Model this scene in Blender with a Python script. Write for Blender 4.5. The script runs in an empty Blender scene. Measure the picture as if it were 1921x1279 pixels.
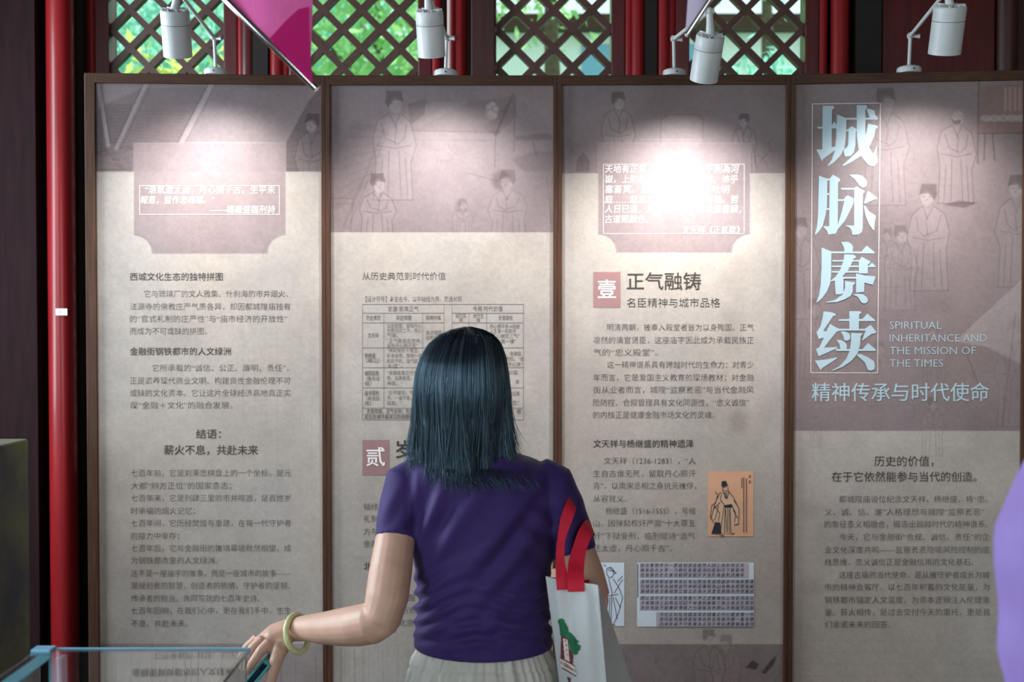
import bpy, math, random
import numpy as np
from mathutils import Vector, Matrix

random.seed(7)
RNG = np.random.default_rng(7)
SC = bpy.context.scene
COL = SC.collection

# ------------------------------------------------------------------ camera
F = 2000.0                      # focal length in pixels of the 1921 x 1279 frame
CX, CY = 960.5, 639.5
PITCH = math.atan(39.5 / F)     # looks down by about one degree
CAM_Z = 1.55
cam = bpy.data.cameras.new('camera')
cam.sensor_fit = 'HORIZONTAL'
cam.sensor_width = 36.0
cam.lens = F * 36.0 / 1921.0
cam.clip_start = 0.05
cam.clip_end = 200
cam.dof.use_dof = True
cam.dof.focus_distance = 2.3
cam.dof.aperture_fstop = 4.5
cam_o = bpy.data.objects.new('camera', cam)
cam_o.location = (0, 0, CAM_Z)
cam_o.rotation_euler = (math.pi / 2 - PITCH, 0, 0)
COL.objects.link(cam_o)
SC.camera = cam_o
SC.view_settings.view_transform = 'Standard'
SC.view_settings.look = 'None'
SC.view_settings.gamma = 1.0
SC.view_settings.use_curve_mapping = False
SC.view_settings.exposure = 0.0

# ------------------------------------------------------------------ sky, sun, daylight, fill
world = bpy.data.worlds.new('World')
SC.world = world
world.use_nodes = True
bg = world.node_tree.nodes['Background']
bg.inputs[0].default_value = (0.72, 1.0, 0.97, 1)
bg.inputs[1].default_value = 1.25

def add_light(name, kind, loc, aim, energy, color, **kw):
    l = bpy.data.lights.new(name, kind)
    l.energy = energy
    l.color = color
    for k, v in kw.items():
        setattr(l, k, v)
    o = bpy.data.objects.new(name, l)
    o.location = loc
    d = Vector(aim) - Vector(loc)
    o.rotation_euler = d.to_track_quat('-Z', 'Y').to_euler()
    COL.objects.link(o)
    return o

add_light('sun', 'SUN', (0, 12, 12), (-3, 6, 2.0), 5.0, (1.0, 0.96, 0.86), angle=0.02)
# daylight from the open hall door on the left, plus unseen fill lamps added behind the camera
add_light('left_door_daylight', 'AREA', (-2.32, 2.3, 1.95), (0, 2.0, 1.4), 80, (0.80, 0.92, 1.0),
          shape='RECTANGLE', size=0.8, size_y=1.6)
add_light('front_fill', 'AREA', (1.2, -3.4, 1.6), (0.8, 2.7, 1.3), 50, (1.0, 0.96, 0.92),
          shape='RECTANGLE', size=2.6, size_y=2.2)  # added fill to lift the panels, its opening is unseen

add_light('left_rear_fill', 'AREA', (-2.34, -0.6, 1.9), (0.2, 2.2, 1.4), 46, (0.74, 0.9, 1.0),
          shape='RECTANGLE', size=1.1, size_y=1.7)  # added cool fill for the hair and left sleeve, doorway unseen

# ------------------------------------------------------------------ helpers
def P(u, v, Y):
    """world point at depth Y seen at photograph position (u, v)"""
    a = (u - CX) / F
    b = -(v - CY) / F
    t = Y / (b * math.sin(PITCH) + math.cos(PITCH))
    return Vector((t * a, Y, CAM_Z + t * (b * math.cos(PITCH) - math.sin(PITCH))))

def proj(co):
    """photograph position of world points (N,3)"""
    co = np.asarray(co, float)
    d = co - np.array([0, 0, CAM_Z])
    fw = d[:, 1] * math.cos(PITCH) - d[:, 2] * math.sin(PITCH)
    up = d[:, 1] * math.sin(PITCH) + d[:, 2] * math.cos(PITCH)
    return CX + F * d[:, 0] / fw, CY - F * up / fw

def lin(r, g, b):
    f = lambda c: (c / 12.92 if c <= 0.04045 else ((c + 0.055) / 1.055) ** 2.4)
    return tuple(f(c / 255.0) for c in (r, g, b))

def mat(name, color, rough=0.5, metal=0.0, noise=0.0, nscale=20.0, stretch=None, bump=0.0, bscale=None,
        spec=0.5, trans=0.0, emit=None, estr=0.0, sheen=0.0, coat=0.0, c2=None):
    m = bpy.data.materials.new(name)
    m.use_nodes = True
    nt = m.node_tree
    b = nt.nodes['Principled BSDF']
    b.inputs['Base Color'].default_value = (*color, 1)
    b.inputs['Roughness'].default_value = rough
    b.inputs['Metallic'].default_value = metal
    b.inputs['Specular IOR Level'].default_value = spec
    if coat:
        b.inputs['Coat Weight'].default_value = coat
        b.inputs['Coat Roughness'].default_value = 0.12
    if sheen:
        b.inputs['Sheen Weight'].default_value = sheen
    if trans:
        b.inputs['Transmission Weight'].default_value = trans
    if emit:
        b.inputs['Emission Color'].default_value = (*emit, 1)
        b.inputs['Emission Strength'].default_value = estr
    if noise or bump or c2:
        tc = nt.nodes.new('ShaderNodeTexCoord')
        mp = nt.nodes.new('ShaderNodeMapping')
        nt.links.new(tc.outputs['Object'], mp.inputs[0])
        if stretch:
            mp.inputs['Scale'].default_value = stretch
        n = nt.nodes.new('ShaderNodeTexNoise')
        n.inputs['Scale'].default_value = nscale
        n.inputs['Detail'].default_value = 6
        nt.links.new(mp.outputs[0], n.inputs['Vector'])
        if noise or c2:
            r = nt.nodes.new('ShaderNodeValToRGB')
            r.color_ramp.elements[0].position = 0.3
            r.color_ramp.elements[1].position = 0.7
            lo = c2 if c2 else tuple(c * (1 - noise) for c in color)
            hi = color if c2 else tuple(min(1, c * (1 + noise)) for c in color)
            r.color_ramp.elements[0].color = (*lo, 1)
            r.color_ramp.elements[1].color = (*hi, 1)
            nt.links.new(n.outputs['Fac'], r.inputs[0])
            nt.links.new(r.outputs[0], b.inputs['Base Color'])
        if bump:
            n2 = n
            if bscale:
                n2 = nt.nodes.new('ShaderNodeTexNoise')
                n2.inputs['Scale'].default_value = bscale
                nt.links.new(mp.outputs[0], n2.inputs['Vector'])
            bp = nt.nodes.new('ShaderNodeBump')
            bp.inputs['Strength'].default_value = bump
            bp.inputs['Distance'].default_value = 0.003
            nt.links.new(n2.outputs['Fac'], bp.inputs['Height'])
            nt.links.new(bp.outputs[0], b.inputs['Normal'])
    return m

def fabric_translucent(name, color, mix=0.5):
    m = bpy.data.materials.new(name)
    m.use_nodes = True
    nt = m.node_tree
    nt.nodes.remove(nt.nodes['Principled BSDF'])
    out = nt.nodes['Material Output']
    d = nt.nodes.new('ShaderNodeBsdfDiffuse')
    t = nt.nodes.new('ShaderNodeBsdfTranslucent')
    n = nt.nodes.new('ShaderNodeTexNoise')
    n.inputs['Scale'].default_value = 40
    r = nt.nodes.new('ShaderNodeValToRGB')
    r.color_ramp.elements[0].color = (*[c * 0.85 for c in color], 1)
    r.color_ramp.elements[1].color = (*color, 1)
    nt.links.new(n.outputs['Fac'], r.inputs[0])
    mx = nt.nodes.new('ShaderNodeMixShader')
    mx.inputs[0].default_value = mix
    for s in (d, t):
        nt.links.new(r.outputs[0], s.inputs['Color'])
    nt.links.new(d.outputs[0], mx.inputs[1])
    nt.links.new(t.outputs[0], mx.inputs[2])
    nt.links.new(mx.outputs[0], out.inputs['Surface'])
    return m

class MB:
    """collects pieces of ONE mesh object"""
    def __init__(s):
        s.v, s.f, s.mi = [], [], []
    def add(s, verts, faces, mi=0):
        o = len(s.v)
        s.v += [tuple(p) for p in verts]
        s.f += [tuple(i + o for i in f) for f in faces]
        s.mi += [mi] * len(faces)
        return s
    def box(s, x0, x1, y0, y1, z0, z1, mi=0, M=None):
        v = [Vector((x, y, z)) for x in (x0, x1) for y in (y0, y1) for z in (z0, z1)]
        if M is not None:
            v = [M @ p for p in v]
        f = [(0, 1, 3, 2), (4, 6, 7, 5), (0, 4, 5, 1), (2, 3, 7, 6), (0, 2, 6, 4), (1, 5, 7, 3)]
        return s.add(v, f, mi)
    def tube(s, pts, rad, n=16, mi=0, cap=True, up=None, ry=None):
        """swept round (or elliptic) section, tapering"""
        pts = [Vector(p) for p in pts]
        N = len(pts)
        if not hasattr(rad, '__len__'):
            rad = [rad] * N
        ry = rad if ry is None else (ry if hasattr(ry, '__len__') else [ry] * N)
        up = Vector(up) if up else None
        vs = []
        prev = None
        for i in range(N):
            t = (pts[min(i + 1, N - 1)] - pts[max(i - 1, 0)]).normalized()
            if prev is None:
                h = up if up else (Vector((0, 1, 0)) if abs(t.y) < 0.9 else Vector((1, 0, 0)))
            else:
                h = prev
            a = (h - t * h.dot(t)).normalized()
            b = t.cross(a)
            prev = a
            for k in range(n):
                w = 2 * math.pi * k / n
                vs.append(pts[i] + a * (math.cos(w) * rad[i]) + b * (math.sin(w) * ry[i]))
        fs = [(i * n + k, i * n + (k + 1) % n, (i + 1) * n + (k + 1) % n, (i + 1) * n + k)
              for i in range(N - 1) for k in range(n)]
        if cap:
            fs.append(tuple(range(n))[::-1])
            fs.append(tuple((N - 1) * n + k for k in range(n)))
        return s.add(vs, fs, mi)
    def rings(s, rings, n=40, mi=0, cap=True):
        """horizontal ellipses (cx, cy, cz, rx, ry) lofted"""
        vs = []
        for (cx, cy, cz, rx, ry) in rings:
            for k in range(n):
                w = 2 * math.pi * k / n
                vs.append((cx + rx * math.cos(w), cy + ry * math.sin(w), cz))
        R = len(rings)
        fs = [(i * n + k, i * n + (k + 1) % n, (i + 1) * n + (k + 1) % n, (i + 1) * n + k)
              for i in range(R - 1) for k in range(n)]
        if cap:
            fs.append(tuple(range(n))[::-1])
            fs.append(tuple((R - 1) * n + k for k in range(n)))
        return s.add(vs, fs, mi)
    def lathe(s, prof, M=None, n=28, mi=0):
        vs = []
        for (r, z) in prof:
            for k in range(n):
                w = 2 * math.pi * k / n
                p = Vector((r * math.cos(w), r * math.sin(w), z))
                vs.append(M @ p if M is not None else p)
        R = len(prof)
        fs = [(i * n + k, i * n + (k + 1) % n, (i + 1) * n + (k + 1) % n, (i + 1) * n + k)
              for i in range(R - 1) for k in range(n)]
        fs.append(tuple(range(n))[::-1])
        fs.append(tuple((R - 1) * n + k for k in range(n)))
        return s.add(vs, fs, mi)
    def ball(s, c, r, n=14, mi=0):
        c = Vector(c)
        rr = (r, r, r) if not hasattr(r, '__len__') else r
        prof = [(max(1e-4, math.sin(math.pi * i / n)), -math.cos(math.pi * i / n)) for i in range(n + 1)]
        M = Matrix.Translation(c) @ Matrix.Diagonal((*rr, 1))
        return s.lathe(prof, M, 2 * n, mi)
    def build(s, name, m, parent=None, smooth=None, bevel=0, loc=None):
        me = bpy.data.meshes.new(name)
        v = s.v
        if loc is not None:
            L = Vector(loc)
            v = [Vector(p) - L for p in v]
        me.from_pydata([tuple(p) for p in v], [], s.f)
        ms = m if isinstance(m, (list, tuple)) else [m]
        for x in ms:
            me.materials.append(x)
        if len(ms) > 1:
            me.polygons.foreach_set('material_index', s.mi)
        me.validate()
        me.update()
        return link(name, me, parent, smooth, bevel, loc)

def link(name, me, parent=None, smooth=None, bevel=0, loc=None):
    o = bpy.data.objects.new(name, me)
    if loc is not None:
        o.location = loc
    COL.objects.link(o)
    if parent is not None:
        o.parent = parent
        o.location = Vector(o.location) - world_loc(parent)
    if bevel:
        b = o.modifiers.new('bevel', 'BEVEL')
        b.width = bevel
        b.segments = 2
        b.limit_method = 'ANGLE'
    if smooth:
        me.polygons.foreach_set('use_smooth', [True] * len(me.polygons))
        if smooth != True:
            me.set_sharp_from_angle(angle=math.radians(smooth))
    return o

def world_loc(o):
    l = Vector(o.location)
    return l + world_loc(o.parent) if o.parent else l

def thing(name, loc, label, cat, group=None):
    o = bpy.data.objects.new(name, None)
    o.location = loc
    o.empty_display_size = 0.05
    COL.objects.link(o)
    return tag(o, label, cat, group)

def tag(o, label, cat, group=None):
    o['label'] = label
    o['category'] = cat
    if group:
        o['group'] = group
    return o

def struct(o):
    o['kind'] = 'structure'
    return o

# ------------------------------------------------------------------ materials
M_FLOOR = mat('dark_stone', lin(70, 66, 62), 0.55, noise=0.25, nscale=6, bump=0.2)
M_CEIL = mat('dark_ceiling', lin(58, 40, 36), 0.7, noise=0.2, nscale=5)
M_PLASTER = mat('aged_plaster', lin(120, 108, 100), 0.8, noise=0.12, nscale=3, bump=0.2)
M_DARKRED = mat('dark_red_lacquer', lin(82, 24, 26), 0.35, noise=0.3, nscale=9, stretch=(6, 6, 0.6), bump=0.06, coat=0.25)
M_RED = mat('red_lacquer', lin(136, 24, 30), 0.36, spec=0.3, noise=0.18, nscale=7, stretch=(5, 5, 0.5), bump=0.05, coat=0.2)
M_BROWNRED = mat('brown_red_board', lin(60, 26, 26), 0.45, noise=0.3, nscale=12, stretch=(6, 6, 0.5), bump=0.1)
M_GAPSHADE = mat('painted_gap_shade', lin(26, 16, 15), 0.8, noise=0.2)  # near-black strips painted for the shade in gaps between boards
M_LATT = mat('lattice_wood', lin(76, 48, 42), 0.5, noise=0.2, nscale=30, bump=0.1)
M_FRAME = mat('walnut_frame', lin(72, 47, 35), 0.5, spec=0.2, noise=0.32, nscale=14, stretch=(14, 14, 0.7), bump=0.06)
M_FRAMEH = mat('walnut_rail', lin(72, 47, 35), 0.5, spec=0.2, noise=0.32, nscale=14, stretch=(0.7, 14, 14), bump=0.06)
M_BACKBOARD = mat('back_board', lin(70, 55, 46), 0.7, noise=0.2)
M_INK = mat('dark_ink', lin(58, 54, 50), 0.6, spec=0.3)
M_INKSOFT = mat('grey_ink', lin(72, 66, 60), 0.6, spec=0.3)
M_WHITEINK = mat('white_ink', lin(226, 220, 220), 0.6, spec=0.3)
M_BLUEINK = mat('pale_blue_letters', lin(164, 186, 197), 0.4, spec=0.4, noise=0.04, nscale=10)
M_BLOCK = mat('mauve_block', lin(142, 106, 106), 0.6, noise=0.06, nscale=40)
M_LINE = mat('thin_rule', lin(120, 112, 106), 0.6)
M_WHITE = mat('white_metal', lin(198, 202, 204), 0.42, noise=0.03, nscale=60)
M_GROOVE = mat('dark_groove', lin(60, 60, 62), 0.6)
M_SCREW = mat('screw_steel', lin(90, 90, 92), 0.35, metal=1)
M_ROD = mat('polished_rod', lin(205, 205, 205), 0.16, metal=1.0)
M_PINK = fabric_translucent('pink_cloth', lin(232, 112, 178), 0.65)
M_LILAC = fabric_translucent('lilac_cloth', lin(208, 198, 226), 0.65)
M_SKIN = mat('skin', lin(198, 156, 137), 0.48, noise=0.08, nscale=28, bump=0.05, bscale=220, spec=0.4)
M_SKIN.node_tree.nodes['Principled BSDF'].inputs['Subsurface Weight'].default_value = 0.12
M_SKIN.node_tree.nodes['Principled BSDF'].inputs['Subsurface Radius'].default_value = (0.012, 0.004, 0.002)
M_SHIRT = mat('purple_knit', lin(52, 31, 92), 0.72, noise=0.1, nscale=30, bump=0.12, bscale=500, sheen=0.1, spec=0.3)
M_TROUSER = mat('pale_grey_cloth', lin(196, 192, 186), 0.8, noise=0.05, nscale=25, bump=0.12, bscale=400)
M_LAV = mat('lavender_shirt_cloth', lin(150, 122, 194), 0.7, noise=0.06, nscale=20, bump=0.1, bscale=300)
M_DARKCLOTH = mat('dark_cloth', lin(52, 50, 58), 0.8, noise=0.1)
M_SHOE = mat('shoe_leather', lin(60, 52, 48), 0.5, noise=0.1)
M_JADE = mat('pale_jade', lin(214, 220, 170), 0.16, nscale=22, spec=0.6, c2=lin(188, 178, 112), coat=0.4)
M_CANVAS = mat('white_canvas', lin(196, 197, 198), 0.8, noise=0.05, nscale=18, bump=0.2, bscale=420)
M_STRAP = mat('red_webbing', lin(206, 18, 52), 0.7, noise=0.08, nscale=60, bump=0.3, bscale=600)
M_GREEN = mat('green_print', lin(24, 120, 74), 0.7, c2=lin(16, 78, 56), nscale=50)
M_MAROON = mat('maroon_print', lin(112, 44, 62), 0.7, noise=0.1, nscale=80)
M_CREAM = mat('cream_print', lin(226, 206, 196), 0.7)
M_ORANGE = mat('orange_paper', lin(206, 158, 128), 0.7, noise=0.06, nscale=30)
M_BLUEPAPER = mat('pale_blue_paper', lin(206, 216, 230), 0.7, noise=0.03, nscale=30)
M_GREYPAPER = mat('grey_violet_paper', lin(172, 166, 180), 0.7, noise=0.08, nscale=30)
M_BLACKINK = mat('brush_ink', lin(34, 34, 48), 0.6)
M_STICK = mat('sticker_paper', lin(236, 226, 228), 0.6, noise=0.02)
M_TEAL = mat('teal_case', lin(70, 168, 170), 0.3, noise=0.06, nscale=40)
M_NAVY = mat('navy_phone', lin(20, 34, 54), 0.2)
M_SLAB = mat('mottled_slab', lin(104, 108, 78), 0.9, nscale=7, bump=0.5, bscale=60, c2=lin(74, 72, 82), spec=0.1)
M_CYANEDGE = mat('sky_lit_aluminium', lin(150, 224, 244), 0.3)  # bright sky reflection on the strip painted as cyan base colour
M_BLUEPLASTIC = mat('pale_blue_plastic', lin(120, 176, 204), 0.2, noise=0.04)
M_CABINET = mat('dark_cabinet', lin(50, 46, 50), 0.5, noise=0.1)
M_CONDUIT = mat('pale_pink_pipe', lin(226, 190, 186), 0.4, noise=0.04)

def glass(name, col, ior=1.5):
    m = bpy.data.materials.new(name)
    m.use_nodes = True
    nt = m.node_tree
    b = nt.nodes['Principled BSDF']
    b.inputs['Base Color'].default_value = (*col, 1)
    b.inputs['Roughness'].default_value = 0.0
    b.inputs['IOR'].default_value = ior
    b.inputs['Transmission Weight'].default_value = 1.0
    return m
M_GLASS = glass('clear_glass', (0.93, 0.985, 0.985))
M_ACRYL = glass('blue_acrylic', (0.72, 0.9, 0.98), 1.45)

# ------------------------------------------------------------------ room shell
YW = 3.5                                     # inner face of the lattice wall
def wx(u, Y=YW):
    return P(u, 60, Y).x

def simple_box(name, m, *b):
    return struct(MB().box(*b).build(name, m))

simple_box('floor', M_FLOOR, -2.6, 2.8, -3.8, 3.9, -0.08, 0.0)
simple_box('ceiling', M_CEIL, -2.6, 2.8, -3.8, 3.9, 3.3, 3.4)
simple_box('wall_right', M_PLASTER, 2.6, 2.75, -3.8, 3.9, 0.0, 3.3)
w = MB()
w.box(-2.55, -2.4, -3.8, -1.2, 0, 3.3)
w.box(-2.55, -2.4, 0.0, 1.95, 0, 3.3)
w.box(-2.55, -2.4, -1.2, 0.0, 2.8, 3.3)
w.box(-2.55, -2.4, -1.2, 0.0, 0, 1.0)
w.box(-2.55, -2.4, 2.85, 3.9, 0, 3.3)
w.box(-2.55, -2.4, 1.95, 2.85, 2.8, 3.3)
w.box(-2.55, -2.4, 1.95, 2.85, 0, 1.1)
struct(w.build('wall_left', M_PLASTER))
w = MB()
w.box(-2.4, -0.2, -3.7, -3.55, 0, 3.3)
w.box(2.55, 2.6, -3.7, -3.55, 0, 3.3)
w.box(-0.2, 2.55, -3.7, -3.55, 2.8, 3.3)
struct(w.build('wall_front', M_PLASTER))
WZ0, WZ1 = 1.0, 2.95
w = MB()
w.box(-2.4, 2.6, YW + 0.02, YW + 0.14, 0, WZ0)
w.box(-2.4, 2.6, YW + 0.02, YW + 0.14, WZ1, 3.3)
WIN = [(207, 422), (570, 785), (931, 1146), (1292, 1508)]
prev = -2.4
for (a, b) in WIN:
    w.box(prev, wx(a) - 0.03, YW + 0.05, YW + 0.14, WZ0, WZ1)
    prev = wx(b) + 0.03
w.box(prev, 2.6, YW + 0.05, YW + 0.14, WZ0, WZ1)
struct(w.build('wall_back', M_BROWNRED))

# lattice leaves
for i, (a, b) in enumerate(WIN):
    xa, xb = wx(a), wx(b)
    cell = (xb - xa) / 3.0
    win = bpy.data.objects.new('window_%d' % (i + 1), None)
    win.location = ((xa + xb) / 2, YW, WZ0)
    COL.objects.link(win)
    struct(win)
    s = MB()
    for (p, q) in ((xa - 0.045, xa), (xb, xb + 0.045)):
        s.box(p, q, YW - 0.02, YW + 0.05, WZ0, WZ1)
    s.box(xa, xb, YW - 0.02, YW + 0.05, WZ0, WZ0 + 0.05)
    s.box(xa, xb, YW - 0.02, YW + 0.05, WZ1 - 0.05, WZ1)
    s.build('sash', M_DARKRED, win, bevel=0.004)
    s = MB()
    for x in (xa - 0.058, xb + 0.058):
        s.tube([(x, YW - 0.005, WZ0), (x, YW - 0.005, WZ1)], 0.017, 20)
    s.build('bead', M_RED, win, smooth=60)
    # diagonal bars, crossings on the photograph's grid
    zc = P(960, 127.5, YW + 0.015).z
    s = MB()
    h = 0.0105
    for sg in (1, -1):
        for k in range(-30, 31):
            # line: z = zc + sg*(x - xa) + k*cell
            pts = []
            x0, x1 = xa, xb
            z0, z1 = zc + sg * 0 + k * cell, zc + sg * (xb - xa) + k * cell
            lo, hi = WZ0 + 0.04, WZ1 - 0.04
            def clip(x0, z0, x1, z1):
                for (lim, above) in ((lo, True), (hi, False)):
                    i0 = z0 >= lim if above else z0 <= lim
                    i1 = z1 >= lim if above else z1 <= lim
                    if not i0 and not i1:
                        return None
                    if not i0:
                        t = (lim - z0) / (z1 - z0); x0, z0 = x0 + t * (x1 - x0), lim
                    elif not i1:
                        t = (lim - z0) / (z1 - z0); x1, z1 = x0 + t * (x1 - x0), lim
                return x0, z0, x1, z1
            c = clip(x0, z0, x1, z1)
            if not c or abs(c[0] - c[2]) < 0.01:
                continue
            A = Vector((c[0], YW + 0.015, c[1])); B = Vector((c[2], YW + 0.015, c[3]))
            d = (B - A).normalized()
            nrm = Vector((-d.z, 0, d.x)) * h
            dy = Vector((0, 0.014 - 0.0008 * (sg > 0), 0))
            v = [A - nrm - dy, A + nrm - dy, A + nrm + dy, A - nrm + dy, B - nrm - dy, B + nrm - dy, B + nrm + dy, B - nrm + dy]
            s.add(v, [(0, 1, 2, 3), (4, 7, 6, 5), (0, 4, 5, 1), (1, 5, 6, 2), (2, 6, 7, 3), (3, 7, 4, 0)])
    s.build('lattice', M_LATT, win)

# posts between the leaves
def post(n, u, r_px, m, Y=YW - 0.01, z0=0.0, z1=3.3):
    x = wx(u, Y)
    r = r_px / F * Y
    return struct(MB().tube([(x, Y, z0), (x, Y, z1)], r, 32).build('trim_%d' % n, m, smooth=60))
post(1, 113, 25, M_RED, 3.38)
post(2, 466, 15, M_DARKRED)
post(3, 520, 14, M_RED)
post(4, 862, 14, M_RED)
post(5, 1196, 13, M_RED)
post(6, 1244, 13, M_RED)
post(7, 1575, 17, M_RED)
post(8, 1888, 20, M_BROWNRED)
struct(MB().box(wx(478), wx(506), YW - 0.03, YW + 0.05, 0, 3.3).build('trim_9', M_GAPSHADE))
struct(MB().box(wx(1208), wx(1230), YW - 0.03, YW + 0.05, 0, 3.3).build('trim_10', M_GAPSHADE))
struct(MB().box(wx(884), wx(929), YW - 0.035, YW + 0.05, 0, 3.3).build('trim_11', M_BROWNRED, bevel=0.004))
struct(MB().box(wx(1600), wx(1648), YW - 0.03, YW + 0.05, 0, 3.3).build('trim_12', M_GAPSHADE))
struct(MB().box(wx(1652), wx(1862), YW - 0.02, YW + 0.05, 0, 3.3).build('trim_13', M_DARKRED, bevel=0.004))
struct(MB().box(wx(139), wx(168), YW - 0.06, YW + 0.05, 0, 3.3).build('trim_14', M_GAPSHADE))
struct(MB().box(-2.4, wx(70, 3.36), 3.34, 3.52, 0, 3.3).build('trim_15', mat('dark_board', lin(34, 16, 20), 0.8, noise=0.3, nscale=10, stretch=(5, 5, 0.5), spec=0.15)))  # board colour darker than the back wall
struct(MB().box(-2.4, 2.6, 1.52, 1.64, 3.14, 3.3).build('ceiling_beam', M_BROWNRED, bevel=0.006))

# pale conduit on the post behind the second spotlight
t = thing('conduit', (wx(843, 3.46), 3.46, 0), 'thin pale pink conduit pipe running up the red post behind the second lamp', 'pipe')
x = wx(843, 3.46)
MB().tube([(x, 3.462, 0.0), (x, 3.462, 3.29)], 0.0075, 14).build('pipe', M_CONDUIT, t, smooth=60)
zc = P(843, 71, 3.46).z
MB().box(x - 0.011, x + 0.011, 3.451, 3.473, zc - 0.004, zc + 0.004).build('clamp', M_WHITE, t, bevel=0.001)

# tiny paper label on the red post
Y = 3.38 - 25 / F * 3.38 - 0.002
c = P(115.5, 585, Y)
t = MB().box(c.x - 0.018, c.x + 0.018, Y - 0.001, Y, c.z - 0.0105, c.z + 0.0105).build('paper_label', M_STICK, loc=c)
tag(t, 'tiny white paper label stuck on the red lacquered post left of the panels', 'label')
PAPER_LABEL = (t, c, Y)

# ------------------------------------------------------------------ garden behind the lattice
M_GRASS = mat('grass_ground', lin(96, 140, 84), 0.9, noise=0.3, nscale=3)
M_BARK = mat('bark', lin(96, 82, 66), 0.9, noise=0.3, nscale=20, bump=0.5)
struct(MB().box(-16, 16, 3.95, 34, -0.5, -0.3).build('ground', M_GRASS))
def leafmat(name, c):
    return fabric_translucent(name, c, 0.6)
LEAF = [leafmat('leaf_green', lin(178, 226, 160)), leafmat('leaf_teal', lin(160, 226, 206)), leafmat('leaf_yellow', lin(216, 234, 140))]
def tree(name, x, y, z, r, h, n, leaf, label, lm):
    t = thing(name, (x, y, -0.3), label, 'tree', None)
    s = MB()
    s.tube([(x, y, -0.3), (x + 0.06 * r, y, z * 0.5), (x, y, z + h * 0.3)], [0.09 * r + 0.05, 0.06 * r + 0.03, 0.03], 10)
    for k in range(6):
        a = random.uniform(0, 6.28)
        zb = z - h * 0.5 + random.uniform(0, h * 0.6)
        s.tube([(x, y, zb), (x + math.cos(a) * r * 0.7, y + math.sin(a) * r * 0.7, zb + h * 0.35)], [0.05, 0.015], 6)
    s.build('trunk', M_BARK, t, smooth=60)
    # leaf clumps
    cl = []
    for k in range(26):
        p = RNG.normal(size=3); p /= np.linalg.norm(p)
        p *= RNG.uniform(0.25, 1.0)
        cl.append((x + p[0] * r, y + p[1] * r, z + p[2] * h, RNG.uniform(0.25, 0.45) * r))
    cl = np.array(cl)
    ci = RNG.integers(0, len(cl), n)
    pos = cl[ci, :3] + RNG.normal(size=(n, 3)) * (cl[ci, 3:4] * 0.6)
    d1 = RNG.normal(size=(n, 3)); d1 /= np.linalg.norm(d1, axis=1)[:, None]
    d2 = np.cross(d1, RNG.normal(size=(n, 3))); d2 /= np.linalg.norm(d2, axis=1)[:, None]
    L = RNG.uniform(0.6, 1.2, (n, 1)) * leaf
    V = np.stack([pos - d1 * L, pos + d2 * L * 0.45, pos + d1 * L, pos - d2 * L * 0.45], 1).reshape(-1, 3)
    V -= np.array([x, y, -0.3])
    me = bpy.data.meshes.new('foliage')
    me.from_pydata(V.tolist(), [], np.arange(4 * n).reshape(n, 4).tolist())
    me.materials.append(lm)
    o = bpy.data.objects.new('foliage', me)
    COL.objects.link(o)
    o.parent = t
    return t
tree('garden_tree', -3.4, 9.0, 3.6, 1.7, 1.5, 5200, 0.06, 'bluish green tree seen through the leftmost lattice window', LEAF[1])
tree('garden_tree', -1.83, 6.0, 2.43, 0.66, 0.58, 2600, 0.05, 'low yellow green bush crown near the leftmost lattice window', LEAF[2])
tree('garden_tree', -1.64, 13.0, 4.9, 1.95, 2.2, 5600, 0.085, 'bright green tree seen through the second lattice window', LEAF[0])
tree('garden_tree', 0.3, 9.0, 5.0, 1.1, 0.75, 2600, 0.06, 'green tree crown hanging in the top of the third lattice window', LEAF[0])
tree('garden_tree', 2.94, 12.5, 6.2, 1.3, 1.1, 2600, 0.06, 'teal green tree seen through the rightmost lattice window', LEAF[1])
tree('garden_tree', 1.75, 7.0, 2.9, 0.5, 0.35, 900, 0.06, 'small low shrub at the bottom of the rightmost lattice window', LEAF[1])
tree('garden_tree', -4.2, 19.0, 6.6, 3.5, 3.6, 8500, 0.13, 'large hazy teal tree farther back behind the left two lattice windows', LEAF[1])
M_BWALL = mat('pale_wall', lin(236, 240, 236), 0.8, noise=0.04)
M_BGLASS = mat('blue_window_glass', lin(120, 170, 200), 0.15)
bt = thing('garden_building', (3.6, 20.5, -0.3), 'pale building glimpsed through the third and rightmost lattice windows', 'building')
MB().box(-0.3, 7.5, 18.5, 22.5, -0.3, 6.5).build('wall', M_BWALL, bt)
MB().box(-0.5, 7.8, 18.2, 22.8, 6.5, 6.75).build('roof', M_FRAMEH, bt)
for xx in (1.2, 3.0, 5.0):
    MB().box(xx, xx + 0.6, 18.46, 18.52, 5.6, 6.3).build('window', M_BGLASS, bt)

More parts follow.
